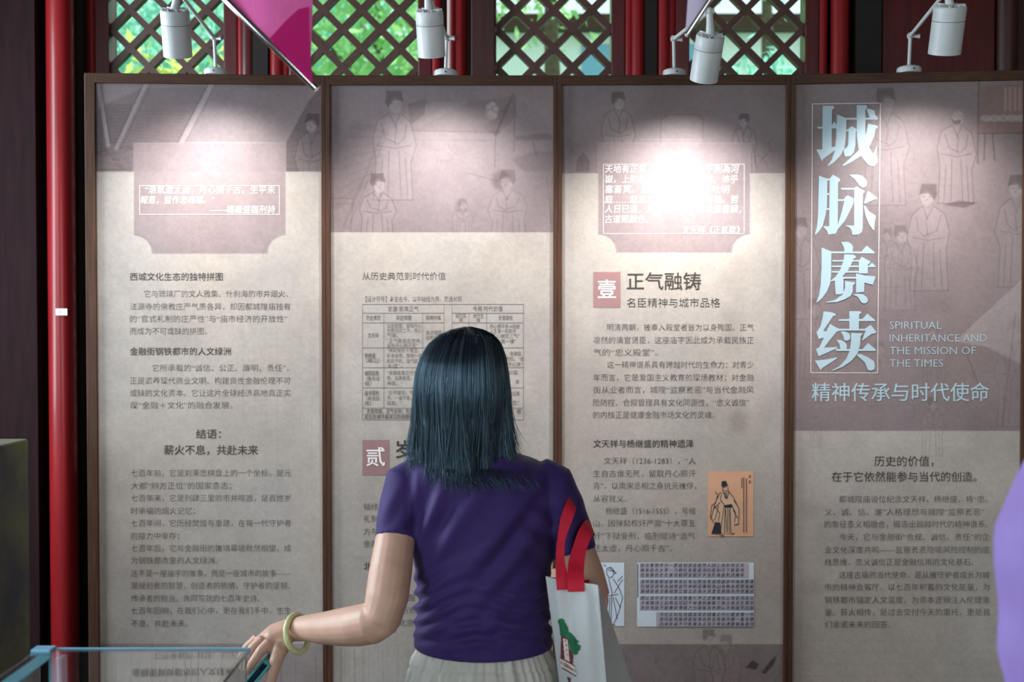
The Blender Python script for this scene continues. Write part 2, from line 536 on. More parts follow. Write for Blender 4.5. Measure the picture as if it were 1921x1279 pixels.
# ------------------------------------------------------------------ exhibition panels
class Panel:
    RECESS = 0.009
    def __init__(s, ua, Ya, ub, Yb):
        s.A = P(ua, 640, Ya); s.B = P(ub, 640, Yb)
        s.A.z = s.B.z = 0
        s.w = (s.B - s.A).length
        s.ex = (s.B - s.A).normalized()
        s.ez = Vector((0, 0, 1))
        s.n = s.ez.cross(s.ex); s.n = -s.n if s.n.y > 0 else s.n      # towards the viewer
        s.O = s.A - s.n * s.RECESS
        R = Matrix((s.ex, -s.n, s.ez)).transposed().to_4x4()
        s.M = Matrix.Translation(s.A) @ R                             # local x along, y back, z up
    def loc(s, u, v):
        """(u, v) arrays -> local (x, z) on the printed board"""
        u = np.asarray(u, float); v = np.asarray(v, float)
        a = (u - CX) / F; b = -(v - CY) / F
        D = np.stack([a, b * math.sin(PITCH) + math.cos(PITCH), b * math.cos(PITCH) - math.sin(PITCH)], -1)
        n = np.array(s.n); O = np.array(s.O); C = np.array([0, 0, CAM_Z])
        t = ((O - C) @ n) / (D @ n)
        p = C + D * t[..., None]
        q = p - np.array(s.A)
        return q @ np.array(s.ex), q[..., 2]
    def world(s, x, z, lift=0.0):
        x = np.asarray(x, float); z = np.asarray(z, float)
        off = -s.RECESS + lift
        return (np.array(s.A) + x[..., None] * np.array(s.ex) + z[..., None] * np.array(s.ez) + off * np.array(s.n))

ZTOP = P(1000, 141, 2.75).z
RAIL = 0.0245
PANELS = [Panel(161.5, 2.722, 612, 2.75), Panel(612, 2.75, 1046, 2.75), Panel(1046, 2.75, 1481.5, 2.741), Panel(1481.5, 2.741, 1938, 2.690)]

def vnoise(shape, cells, seed):
    r = np.random.default_rng(seed)
    H, W = shape
    gh, gw = max(2, int(cells * H / W)) + 2, cells + 2
    g = r.random((gh, gw))
    y = np.linspace(0, gh - 2.001, H); x = np.linspace(0, gw - 2.001, W)
    yi = y.astype(int); xi = x.astype(int)
    fy = (y - yi)[:, None]; fx = (x - xi)[None]
    fy = fy * fy * (3 - 2 * fy); fx = fx * fx * (3 - 2 * fx)
    a = g[yi][:, xi]; b = g[yi][:, xi + 1]; c = g[yi + 1][:, xi]; d = g[yi + 1][:, xi + 1]
    return (a * (1 - fx) + b * fx) * (1 - fy) + (c * (1 - fx) + d * fx) * fy

class Canvas:
    """ink of a printed board, kept as a colour per mesh vertex"""
    def __init__(s, pan, seed, step=0.0021, zb=0.62):
        s.p = pan
        s.xs = np.arange(0.0, pan.w + step, step) ; s.xs[-1] = pan.w
        s.zs = np.arange(ZTOP - 0.01, zb, -step)
        X, Z = np.meshgrid(s.xs, s.zs)
        W = pan.world(X, Z)
        u, v = proj(W.reshape(-1, 3))
        s.U = u.reshape(X.shape); s.V = v.reshape(X.shape)
        s.X, s.Z = X, Z
        s.C = np.ones(X.shape + (3,))
        s.seed = seed
    def sl(s, u0, v0, u1, v1, m=6):
        um = s.U[len(s.zs) // 2]; vm = s.V[:, len(s.xs) // 2]
        i = np.searchsorted(vm, [v0 - m, v1 + m]); j = np.searchsorted(um, [u0 - m - 6, u1 + m + 6])
        return slice(max(0, i[0]), i[1] + 1), slice(max(0, j[0]), j[1] + 1)
    def mixin(s, sl, a, col):
        c = np.array(col)
        s.C[sl] = s.C[sl] * (1 - a[..., None]) + c * a[..., None]
    def rect(s, u0, v0, u1, v1, col, alpha=1.0, soft=1.5):
        sl = s.sl(u0, v0, u1, v1, soft * 2)
        U, V = s.U[sl], s.V[sl]
        d = np.minimum(np.minimum(U - u0, u1 - U), np.minimum(V - v0, v1 - V))
        s.mixin(sl, alpha * np.clip(d / soft + 0.5, 0, 1), col)
    def segdist(s, U, V, pts, closed=False):
        d = np.full(U.shape, 1e9)
        n = len(pts)
        for i in range(n if closed else n - 1):
            (x0, y0), (x1, y1) = pts[i], pts[(i + 1) % n]
            dx, dy = x1 - x0, y1 - y0
            L = dx * dx + dy * dy + 1e-9
            t = np.clip(((U - x0) * dx + (V - y0) * dy) / L, 0, 1)
            d = np.minimum(d, (U - x0 - t * dx) ** 2 + (V - y0 - t * dy) ** 2)
        return np.sqrt(d)
    def line(s, pts, w, col, alpha):
        xs = [p[0] for p in pts]; ys = [p[1] for p in pts]
        sl = s.sl(min(xs), min(ys), max(xs), max(ys), w + 4)
        if s.U[sl].size == 0: return
        d = s.segdist(s.U[sl], s.V[sl], pts)
        s.mixin(sl, alpha * np.clip((w / 2 + 0.8 - d) / 1.6, 0, 1), col)
    def poly(s, pts, col, alpha, soft=2.0):
        xs = [p[0] for p in pts]; ys = [p[1] for p in pts]
        sl = s.sl(min(xs), min(ys), max(xs), max(ys), soft * 2)
        U, V = s.U[sl], s.V[sl]
        if U.size == 0: return
        ins = np.zeros(U.shape, bool)
        n = len(pts)
        for i in range(n):
            (x0, y0), (x1, y1) = pts[i], pts[(i + 1) % n]
            if y0 == y1: continue
            c = ((y0 > V) != (y1 > V)) & (U < (x1 - x0) * (V - y0) / (y1 - y0) + x0)
            ins ^= c
        d = s.segdist(U, V, pts, True)
        d = np.where(ins, d, -d)
        s.mixin(sl, alpha * np.clip(d / soft + 0.5, 0, 1), col)
    def ell(s, cu, cv, ru, rv, col, alpha, soft=0.25):
        sl = s.sl(cu - ru, cv - rv, cu + ru, cv + rv, 6)
        U, V = s.U[sl], s.V[sl]
        if U.size == 0: return
        d = 1 - np.sqrt(((U - cu) / ru) ** 2 + ((V - cv) / rv) ** 2)
        s.mixin(sl, alpha * np.clip(d / soft + 0.3, 0, 1), col)
    def paper(s):
        H = s.C.shape[:2]
        n = 0.5 * vnoise(H, 5, s.seed) + 0.3 * vnoise(H, 14, s.seed + 1) + 0.2 * vnoise(H, 50, s.seed + 2)
        fib = vnoise((H[0], H[1]), 90, s.seed + 3)
        hs = vnoise((H[0], H[1]), 4, s.seed + 5)
        k = 1 + (n - 0.5) * 0.34 + (fib - 0.5) * 0.09
        s.C *= k[..., None]
        s.C[..., 0] *= 1 + (hs - 0.5) * 0.05
        s.C[..., 2] *= 1 - (hs - 0.5) * 0.06
    def mesh(s, name, m, parent):
        zs = np.concatenate([s.zs, [0.05]])
        X, Z = np.meshgrid(s.xs, zs)
        C = np.concatenate([s.C, s.C[-1:]], 0)
        Hh, Ww = X.shape
        W = s.p.world(X, Z).reshape(-1, 3)
        W = W - np.array(world_loc(parent))
        idx = np.arange(Hh * Ww).reshape(Hh, Ww)
        q = np.stack([idx[:-1, :-1], idx[1:, :-1], idx[1:, 1:], idx[:-1, 1:]], -1).reshape(-1, 4)
        me = bpy.data.meshes.new(name)
        me.vertices.add(len(W)); me.vertices.foreach_set('co', W.astype('f4').ravel())
        me.loops.add(q.size); me.loops.foreach_set('vertex_index', q.astype('i4').ravel())
        me.polygons.add(len(q)); me.polygons.foreach_set('loop_start', np.arange(0, q.size, 4, dtype='i4'))
        ca = me.color_attributes.new('print', 'FLOAT_COLOR', 'POINT')
        rgba = np.ones((len(W), 4), 'f4'); rgba[:, :3] = np.clip(C, 0, 1).reshape(-1, 3)
        ca.data.foreach_set('color', rgba.ravel())
        me.materials.append(m)
        me.update(); me.validate()
        o = bpy.data.objects.new(name, me)
        COL.objects.link(o); o.parent = parent
        return o

M_PRINT = bpy.data.materials.new('printed_paper')
M_PRINT.use_nodes = True
_nt = M_PRINT.node_tree
_b = _nt.nodes['Principled BSDF']
_at = _nt.nodes.new('ShaderNodeAttribute'); _at.attribute_name = 'print'
_tc = _nt.nodes.new('ShaderNodeTexCoord')
_nz = _nt.nodes.new('ShaderNodeTexNoise'); _nz.inputs['Scale'].default_value = 160; _nz.inputs['Detail'].default_value = 4
_nt.links.new(_tc.outputs['Object'], _nz.inputs['Vector'])
_mr = _nt.nodes.new('ShaderNodeMapRange')
_mr.inputs['To Min'].default_value = 0.88; _mr.inputs['To Max'].default_value = 1.12
_nt.links.new(_nz.outputs['Fac'], _mr.inputs['Value'])
_vm = _nt.nodes.new('ShaderNodeVectorMath'); _vm.operation = 'SCALE'
_nt.links.new(_at.outputs['Color'], _vm.inputs[0]); _nt.links.new(_mr.outputs[0], _vm.inputs['Scale'])
_nt.links.new(_vm.outputs[0], _b.inputs['Base Color'])
_b.inputs['Roughness'].default_value = 0.5
_b.inputs['Specular IOR Level'].default_value = 0.25

PAPER = np.array(lin(164, 155, 149))
BAND = np.array(lin(124, 110, 112))
DARK = np.array(lin(64, 48, 48))
PALE = np.array(lin(168, 156, 156))

def scholar(cv, u, v, h, a=0.4, flip=1, seated=False, bald=False):
    """a faint line drawing of a robed figure, cap at the top"""
    f = lambda pts: [(u + flip * x * h, v + y * h) for x, y in pts]
    hh = 1.55 if seated else 1.0
    g = lambda pts: [(u + flip * x * h * hh, v + (y if y < 0.25 else 0.25 + (y - 0.25) * 1.0) * h * (hh if y < 0.25 else 1.0) + (0 if y < 0.25 else 0.25 * h * (hh - 1))) for x, y in pts]
    robe = g([(-0.06, 0.21), (-0.16, 0.28), (-0.2, 0.45), (-0.17, 0.62), (-0.19, 1.0), (0.17, 1.0), (0.15, 0.66), (0.2, 0.5), (0.15, 0.29), (0.06, 0.21)])
    cv.poly(robe, PALE * 0.9, a * 0.2, 3)
    cv.ell(u + flip * 0.01 * h * hh, v + 0.135 * h * hh, 0.06 * h * hh, 0.075 * h * hh, PALE, a * 0.55)
    if not bald:
        cv.poly(g([(-0.075, 0.0), (0.06, 0.0), (0.085, 0.1), (0.0, 0.085), (-0.06, 0.15), (-0.085, 0.1)]), DARK * 0.8, a * 0.95, 3)
    else:
        cv.poly(g([(-0.06, 0.14), (-0.03, 0.2), (0.03, 0.2), (0.06, 0.13), (0.04, 0.16), (-0.03, 0.16)]), DARK * 0.8, a, 2)
    for pts in ([(-0.06, 0.21), (-0.16, 0.28), (-0.2, 0.45), (-0.17, 0.62), (-0.19, 1.0)], [(0.06, 0.21), (0.15, 0.29), (0.2, 0.5), (0.15, 0.66), (0.17, 1.0)],
                [(-0.05, 0.21), (0.02, 0.34), (0.0, 0.5)], [(0.05, 0.21), (0.0, 0.34)], [(-0.16, 0.5), (0.0, 0.53), (0.15, 0.5)],
                [(-0.05, 0.55), (-0.06, 0.97)], [(0.04, 0.55), (0.06, 0.97)], [(-0.12, 0.3), (-0.08, 0.44), (0.02, 0.48)], [(0.11, 0.31), (0.09, 0.44), (0.02, 0.5)],
                [(-0.11, 0.62), (-0.13, 0.98)], [(0.1, 0.62), (0.12, 0.98)], [(-0.19, 1.0), (0.17, 1.0)],
                [(0.03, 0.12), (0.05, 0.12)], [(-0.03, 0.12), (-0.01, 0.12)], [(0.01, 0.14), (0.02, 0.16)]):
        cv.line(g(pts), 1.4, DARK, min(0.9, a * 0.9))

def notch_box(cv, u0, v0, u1, v1, r=34):
    """mauve plaque whose lower corners are bitten off by quarter circles"""
    pts = [(u0, v0), (u1, v0), (u1, v1 - r)]
    pts += [(u1 + 4 - (r + 4) * math.sin(k * math.pi / 16), v1 + 4 - (r + 4) * math.cos(k * math.pi / 16)) for k in range(0, 9)][::-1][::-1]
    pts = [(u0, v0), (u1, v0)] + [(u1 - r * math.sin(k * math.pi / 16) * 1.0, v1 - r * math.cos(k * math.pi / 16)) for k in range(0, 9)]
    pts += [(u0 + r * math.sin(k * math.pi / 16), v1 - r * math.cos(k * math.pi / 16)) for k in range(8, -1, -1)]
    cv.poly(pts, BAND * 1.12, 0.92, 1.5)
    cv.line(pts + [pts[0]], 1.0, PALE, 0.35)
    for uu in (u0, u1):
        sg = 1 if uu == u0 else -1
        arc = [(uu + sg * (r + 9) * math.sin(k * math.pi / 16), v1 - (r + 9) * math.cos(k * math.pi / 16) + 7) for k in range(0, 9)]
        cv.line(arc, 1.4, DARK, 0.18)

def faint_vlines(cv, u0, u1, v0, v1, n, a):
    for k in range(n):
        uu = random.uniform(u0, u1)
        cv.line([(uu, v0 + random.uniform(0, 30)), (uu + 1, v1)], random.uniform(1, 4), DARK, a * random.uniform(0.4, 1))

def hatch(cv, quad, n, w, a, col=None):
    (a0, a1, b1, b0) = [np.array(p, float) for p in quad]
    for k in range(n):
        t = (k + 0.5) / n
        cv.line([tuple(a0 + (a1 - a0) * t), tuple(b0 + (b1 - b0) * t)], w, DARK if col is None else col, a)

CV = [Canvas(p, 11 + 10 * i) for i, p in enumerate(PANELS)]
for c_ in CV:
    c_.C[:] = PAPER
# panel with the closing words
c = CV[0]
c.rect(150, 120, 640, 322, BAND, 1, 1.5)
c.poly([(186, 200), (268, 165), (395, 163), (348, 258), (310, 322), (178, 322), (178, 215)], DARK, 0.28, 6)
c.poly([(195, 195), (250, 195), (222, 270), (205, 270)], DARK, 0.2, 4)
hatch(c, [(196, 200), (212, 270), (232, 270), (250, 200)], 11, 1.2, 0.25)
hatch(c, [(240, 205), (215, 275), (330, 290), (352, 205)], 12, 1.4, 0.16)
c.line([(184, 160), (203, 272)], 7, PALE, 0.5); c.line([(190, 160), (207, 268)], 1.4, DARK, 0.5)
c.line([(274, 158), (218, 278)], 7, PALE, 0.35); c.line([(284, 158), (226, 280)], 1.4, DARK, 0.45); c.line([(268, 158), (212, 276)], 1.4, DARK, 0.4)
c.line([(397, 158), (312, 322)], 9, PALE, 0.4); c.line([(390, 158), (304, 322)], 1.6, DARK, 0.4); c.line([(405, 158), (345, 275)], 1.4, DARK, 0.3)
for k in range(26):
    uu = random.uniform(180, 262); vv = random.uniform(270, 318)
    c.line([(uu, vv), (uu + random.uniform(-16, 16), vv + random.uniform(-8, 8)), (uu + random.uniform(-18, 18), vv + random.uniform(-12, 12))], 1.4, DARK, 0.35)
c.line([(182, 318), (245, 318)], 3, DARK, 0.35)
c.poly([(604, 160), (578, 190), (508, 322), (604, 322)], DARK, 0.5, 2)
hatch(c, [(600, 170), (592, 322), (512, 322), (574, 200)], 12, 1.4, 0.35)
scholar(c, 586, 213, 170, 0.65, -1)
c.line([(350, 267), (510, 267)], 1.2, PALE, 0.4)
c.rect(500, 322, 660, 1206, PAPER, 1, 1.5)
notch_box(c, 251, 268, 536, 476)
for k in range(5):
    c.line([(460 + 30 * k, 640), (458 + 30 * k, 780 + 10 * k)], 2, DARK, 0.05)
hatch(c, [(430, 560), (430, 790), (600, 790), (600, 560)], 9, 1.5, 0.06)
hatch(c, [(445, 600), (595, 600), (595, 1000), (445, 1000)], 7, 1.6, 0.06)
c.ell(255, 1060, 70, 60, DARK, 0.10, 0.8); c.ell(540, 470, 36, 34, PAPER, 0.3)
c.rect(150, 1207, 640, 1500, BAND * 1.08, 0.75, 1.5)
faint_vlines(c, 180, 604, 1209, 1500, 46, 0.3)
# panel with the table
c = CV[1]
c.rect(600, 120, 1060, 436, BAND, 1, 1.5)
c.poly([(660, 232), (722, 232), (712, 330), (640, 390), (622, 390), (622, 300)], DARK, 0.18, 5)
hatch(c, [(655, 230), (640, 380), (718, 330), (722, 240)], 8, 1.3, 0.25)
c.line([(720, 245), (640, 436)], 6, DARK, 0.16); c.line([(728, 245), (652, 430)], 1.5, DARK, 0.3)
c.line([(622, 372), (662, 372), (658, 436)], 2.2, DARK, 0.3); c.line([(622, 382), (662, 382)], 1.6, DARK, 0.3)
c.poly([(775, 245), (880, 190), (960, 180), (935, 250)], DARK, 0.18, 4)
c.line([(770, 245), (935, 248)], 1.6, DARK, 0.4); c.line([(780, 262), (930, 264)], 1.4, DARK, 0.3)
c.line([(962, 178), (930, 252)], 5, DARK, 0.3); c.line([(966, 178), (964, 285)], 2, DARK, 0.35); c.line([(930, 252), (928, 315)], 2, DARK, 0.35)
c.poly([(905, 240), (965, 180), (970, 215), (932, 256)], DARK, 0.22, 3)
c.ell(923, 208, 13, 18, PALE, 0.25)
for (uu, vv) in ((917, 200), (924, 195), (930, 204), (920, 212), (928, 216)):
    c.ell(uu, vv, 5, 5, PALE * 1.05, 0.35)
c.poly([(965, 255), (1030, 250), (1038, 262), (968, 264)], DARK, 0.3, 3)
c.poly([(960, 300), (1000, 282), (1040, 285), (1036, 320), (985, 322)], DARK, 0.22, 5)
c.line([(1000, 268), (1006, 290)], 5, DARK, 0.3)
for k in range(14):
    a = k * 0.45
    c.line([(835 + 26 * math.cos(a), 290 + 20 * math.sin(a)), (835 + 14 * math.cos(a + .5), 290 + 12 * math.sin(a + .5))], 1.2, DARK, 0.25)
scholar(c, 740, 170, 205, 0.55, 1)
c.poly([(765, 195), (800, 185), (796, 215), (770, 235)], DARK, 0.3, 2)
scholar(c, 709, 325, 112, 0.55, 1, seated=True)
c.ell(940, 338, 19, 20, DARK, 0.5, 0.5)
scholar(c, 952, 318, 120, 0.42, -1, seated=True)
c.ell(866, 388, 13, 14, DARK, 0.3, 0.6)
scholar(c, 868, 372, 66, 0.3, 1, seated=True)
c.line([(880, 325), (935, 340)], 2, DARK, 0.3); c.line([(1026, 330), (1034, 420)], 2, DARK, 0.25)
c.rect(590, 436, 1080, 700, PAPER, 1, 1.5)
hatch(c, [(985, 580), (985, 900), (1036, 900), (1036, 580)], 8, 1.4, 0.05)
faint_vlines(c, 622, 1040, 1190, 1500, 50, 0.16)
# panel with the first chapter
c = CV[2]
c.rect(1030, 120, 1500, 325, BAND, 1, 1.5)
scholar(c, 1160, 172, 160, 0.6, 1)
c.poly([(1080, 322), (1082, 300), (1093, 286), (1106, 300), (1106, 322)], DARK, 0.4, 2)
scholar(c, 1396, 213, 118, 0.6, -1)
c.poly([(1238, 322), (1240, 225), (1252, 215), (1310, 215), (1318, 225), (1318, 322)], BAND * 1.15, 0.6, 2)
c.line([(1238, 322), (1240, 225), (1252, 215), (1310, 215), (1318, 225), (1318, 322)], 1.6, DARK, 0.4)
for k in range(24):
    uu = random.uniform(1405, 1474); vv = random.uniform(285, 322)
    c.line([(uu, vv), (uu + random.uniform(-14, 14), vv - random.uniform(2, 20))], 1.4, DARK, 0.3)
c.line([(1200, 262), (1320, 262)], 1.2, PALE, 0.4)
c.rect(1380, 325, 1520, 600, PAPER, 1, 1.5)
notch_box(c, 1122, 268, 1407, 474)
for k in range(6):
    c.ell(random.uniform(1360, 1470), random.uniform(500, 800), 25, 45, DARK, 0.10, 0.9)
c.ell(1385, 790, 20, 22, DARK, 0.18, 0.8)
c.rect(1030, 1208, 1500, 1500, BAND * 0.92, 0.92, 1.5)
scholar(c, 1330, 1180, 150, 0.5, 1); scholar(c, 1362, 1190, 140, 0.4, -1)
c.poly([(1398, 1252), (1412, 1238), (1424, 1246), (1418, 1256)], DARK * 0.7, 0.8, 3)
c.poly([(1428, 1262), (1446, 1238), (1458, 1228), (1452, 1246), (1436, 1264)], DARK * 0.7, 0.8, 3)
for k in range(40):
    uu = random.uniform(1170, 1470); vv = random.uniform(1215, 1300)
    c.line([(uu, vv), (uu + random.uniform(-10, 10), vv + random.uniform(-14, 14))], 2, DARK, 0.22)
# title panel
c = CV[3]
c.rect(1470, 100, 1960, 808, BAND, 1, 1.5)
for (uu, vv, hh, aa, fl, bald) in ((1662, 165, 220, 0.45, 1, False), (1795, 196, 185, 0.6, 1, True), (1741, 345, 200, 0.55, -1, False), (1690, 422, 160, 0.4, 1, False),
                                   (1665, 428, 110, 0.3, -1, False), (1908, 328, 210, 0.5, -1, False), (1500, 408, 190, 0.4, 1, False), (1528, 560, 150, 0.25, 1, False), (1530, 780, 60, 0.2, 1, False),
                                   (1750, 745, 110, 0.35, 1, False), (1752, 610, 120, 0.25, -1, False), (1905, 600, 200, 0.3, -1, False), (1650, 640, 120, 0.2, 1, False)):
    scholar(c, uu, vv, hh, aa, fl, bald=bald)
c.line([(1836, 150), (1834, 305)], 4, DARK, 0.4)
c.poly([(1838, 160), (1930, 155), (1930, 250), (1838, 250)], np.array(lin(120, 84, 78)), 0.4, 4)
for k in range(5):
    c.ell(1850 + 16 * k, 222, 11, 7, PALE, 0.45)
    c.line([(1886 + 9 * k, 165), (1886 + 9 * k, 205)], 5, np.array(lin(170, 140, 120)), 0.4)
c.line([(1836, 250), (1930, 250)], 2, DARK, 0.5); c.line([(1848, 252), (1846, 300)], 3, DARK, 0.5); c.line([(1862, 252), (1866, 300)], 3, DARK, 0.5)
c.poly([(1770, 384), (1800, 376), (1835, 380), (1808, 390)], DARK * 0.8, 0.5, 2)
c.poly([(1790, 640), (1930, 510), (1930, 690), (1850, 650)], PALE, 0.4, 4)
c.line([(1790, 640), (1930, 510)], 1.6, DARK, 0.3); c.line([(1810, 655), (1835, 720)], 3, DARK, 0.3)
c.line([(1905, 590), (1880, 800)], 4, DARK, 0.2)
for k in range(50):
    uu = random.uniform(1490, 1930); vv = random.uniform(560, 800)
    c.line([(uu, vv), (uu + random.uniform(-12, 12), vv + random.uniform(-12, 12))], 1.4, DARK, 0.16)
for k in range(8):
    c.ell(random.uniform(1490, 1620), random.uniform(170, 760), 24, 40, DARK, 0.12, 0.9)
c.ell(1518, 955, 30, 22, DARK, 0.15, 0.9); c.ell(1525, 1100, 26, 20, DARK, 0.16, 0.9)
hatch(c, [(1500, 1190), (1500, 1500), (1930, 1500), (1930, 1190)], 14, 1.6, 0.08)
for c_ in CV:
    c_.paper()

LABELS = ['tall framed panel at the left end, closing words beside the dark red post',
          'tall framed panel with a ruled table, directly behind the standing woman',
          'tall framed panel with an orange portrait print and chapter one block',
          'tall framed panel with four huge pale blue title characters, at the right end']
PT = []
for i, p in enumerate(PANELS):
    t = thing('exhibition_panel', (p.A + p.B) / 2, LABELS[i], 'display panel', 'folding exhibition panels')
    PT.append(t)
    sw0 = 0.0265 if i == 0 else 0.0115
    sw1 = 0.0265 if i == 3 else 0.0115
    MB().box(0.0, sw0, 0, 0.034, 0.0, ZTOP, M=p.M).build('stile', M_FRAME, t, bevel=0.0012)
    MB().box(p.w - sw1, p.w - 0.0004, 0, 0.034, 0.0, ZTOP, M=p.M).build('stile', M_FRAME, t, bevel=0.0012)
    MB().box(sw0, p.w - sw1, 0.0, 0.034, ZTOP - RAIL, ZTOP, M=p.M).build('top_rail', M_FRAMEH, t, bevel=0.0012)
    MB().box(sw0, p.w - sw1, 0.0, 0.034, 0.0, 0.06, M=p.M).build('bottom_rail', M_FRAMEH, t, bevel=0.0012)
    s = MB()
    s.box(sw0 - 0.004, p.w - sw1 + 0.004, Panel.RECESS + 0.003, Panel.RECESS + 0.009, 0.03, ZTOP - 0.012, M=p.M)
    s.build('backing', M_BACKBOARD, t)
    CV[i].mesh('printed_board', M_PRINT, t)
CV = None

# ------------------------------------------------------------------ lettering
_cache = {}
def glyphs(s, bold):
    k = (s, bold)
    if k not in _cache:
        c = bpy.data.curves.new('lettering', 'FONT')
        c.body = s
        c.resolution_u = 2
        c.offset = bold
        o = bpy.data.objects.new('lettering', c)
        COL.objects.link(o)
        dg = bpy.context.evaluated_depsgraph_get()
        me = o.evaluated_get(dg).to_mesh()
        v = np.zeros(len(me.vertices) * 3); me.vertices.foreach_get('co', v)
        fs = [tuple(q.vertices) for q in me.polygons]
        o.evaluated_get(dg).to_mesh_clear()
        bpy.data.objects.remove(o); bpy.data.curves.remove(c)
        _cache[k] = (v.reshape(-1, 3)[:, :2], fs)
    return _cache[k]

class Sheet:
    """flat printing on one panel, laid out in photograph positions, one mesh per call of done()"""
    def __init__(s, pi, lift=0.0008):
        s.p = PANELS[pi]; s.t = PT[pi]; s.lift = lift; s.mb = MB()
    def put(s, u, v, faces, mi=0):
        x, z = s.p.loc(u, v)
        s.mb.add(s.p.world(x, z, s.lift).tolist(), faces, mi)
    def text(s, st, u0, u1, v, size=None, bold=-0.006, align='fit', skew=0.0, mi=0):
        thick = max(0.0, bold)
        co, fs = glyphs(st, min(bold, 0.0))
        x0, x1 = co[:, 0].min(), co[:, 0].max()
        if u1 is None:
            k = size
            du = u0 - (x0 if align == 'left' else 0) * k
            if align == 'center': du = u0 - (x0 + x1) / 2 * k
        else:
            k = (u1 - u0) / (x1 - x0); du = u0 - x0 * k
        ky = size if size else k
        l0 = s.lift
        offs = [(0, 0)] if thick == 0 else [(-1, -0.6), (1, -0.6), (-1, 0.6), (1, 0.6)]
        for i, (ox, oy) in enumerate(offs):
            s.lift = l0 + i * 2e-5
            s.put(du + (co[:, 0] + ox * thick) * k + (co[:, 1] - 0.36) * skew * ky, v - (co[:, 1] + oy * thick - 0.36) * ky, fs, mi)
        s.lift = l0
        return s
    def poly(s, pts, mi=0):
        u = [q[0] for q in pts]; v = [q[1] for q in pts]
        s.put(u, v, [tuple(range(len(pts)))], mi)
        return s
    def rect(s, u0, v0, u1, v1, mi=0):
        return s.poly([(u0, v0), (u0, v1), (u1, v1), (u1, v0)], mi)
    def rules(s, segs, w=1.0, mi=0):
        for (a, b, c, d) in segs:
            if abs(a - c) >= abs(b - d): s.poly([(a, b - w / 2), (a, b + w / 2), (c, d + w / 2), (c, d - w / 2)], mi)
            else: s.poly([(a - w / 2, b), (c - w / 2, d), (c + w / 2, d), (a + w / 2, b)], mi)
        return s
    def stroke(s, pts, w=1.2, mi=0):
        pts = [np.array(q, float) for q in pts]
        for a, b in zip(pts[:-1], pts[1:]):
            d = b - a; L = np.hypot(*d) + 1e-6
            n = np.array([-d[1], d[0]]) / L * w / 2
            s.poly([tuple(a + n), tuple(a - n), tuple(b - n), tuple(b + n)], mi)
        return s
    def done(s, name, m, parent=None):
        return s.mb.build(name, m, parent if parent is not None else s.t)
def frame_rules(u0, v0, u1, v1, du=0):
    return [(u0, v0, u1, v0), (u0, v1, u1, v1), (u0, v0, u0, v1), (u1, v0, u1, v1)]
BODY = -0.010
# left panel
q = Sheet(0)
q.rules(frame_rules(262, 348, 524, 402), 0.7)
q.text('“浩氣還太虛，丹心照千古。生平未', 272, 516, 356, 16.5, -0.004, skew=0.1)
q.text('報恩，留作忠魂補。”', 264, 402, 375, 16.5, -0.004, skew=0.1)
q.text('——楊繼盛臨刑詩', 394, 516, 393, 16.5, -0.004, skew=0.1)
q.done('quotation_lettering', M_WHITEINK)
Sheet(0).text('西城文化生态的独特拼图', 244, 418, 519, None, 0.002).done('heading_lettering', M_INK)
Sheet(0).text('金融街钢铁都市的人文绿洲', 244, 433, 659, None, 0.004).done('heading_lettering', M_INK)
Sheet(0).text('结语：', 368, 414, 814, 19, 0.006).done('heading_lettering', M_INK)
Sheet(0).text('薪火不息，共赴未来', 308, 484, 844, None, 0.006).done('heading_lettering', M_INK)
PI_ = 0; q = Sheet(0)
for row in (('它与琉璃厂的文人雅集、什刹海的市井烟火、', 271, 540, 551), ('法源寺的佛教庄严气质各异，却因都城隍庙独有', 244, 545, 575),
        ('的“官式礼制的庄严性”与“庙市经济的开放性”', 244, 539, 598), ('而成为不可或缺的拼图。', 244, 388, 621),
        None, ('它所承载的“诚信、公正、廉明、责任”，', 286, 541, 690), ('正是滋养现代商业文明、构建良性金融伦理不可', 244, 545, 714),
        ('或缺的文化资本。它让这片全球经济高地真正实', 244, 545, 737), ('现“金融＋文化”的融合发展。', 244, 436, 760),
        None, ('七百年前，它是刘秉忠棋盘上的一个坐标，是元', 246, 546, 887), ('大都“辨方正位”的国家意志；', 246, 434, 911),
        ('七百年来，它是列肆三里的市井喧嚣，是百姓岁', 246, 545, 934), ('时承福的烟火记忆；', 246, 366, 958),
        ('七百年间，它历经焚毁与重建，在每一代守护者', 246, 546, 981), ('的接力中幸存；', 246, 336, 1005),
        ('七百年后，它与金融街的玻璃幕墙默然相望，成', 246, 546, 1028), ('为钢铁都市里的人文绿洲。', 246, 408, 1051),
        ('这不是一座庙宇的故事，而是一座城市的故事——', 246, 546, 1075), ('是规划者的智慧，创造者的热情，守护者的坚韧，', 246, 544, 1098),
        ('传承者的担当，共同写就的七百年史诗。', 246, 487, 1122), ('七百年回响，在我们心中，更在我们手中，生生', 246, 546, 1145),
        ('不息，共赴未来。', 246, 352, 1169)):
    if row is None:
        q.done('paragraph_lettering', M_INKSOFT); q = Sheet(PI_)
        continue
    q.text(*row, 14.5, BODY)
q.done('paragraph_lettering', M_INKSOFT)
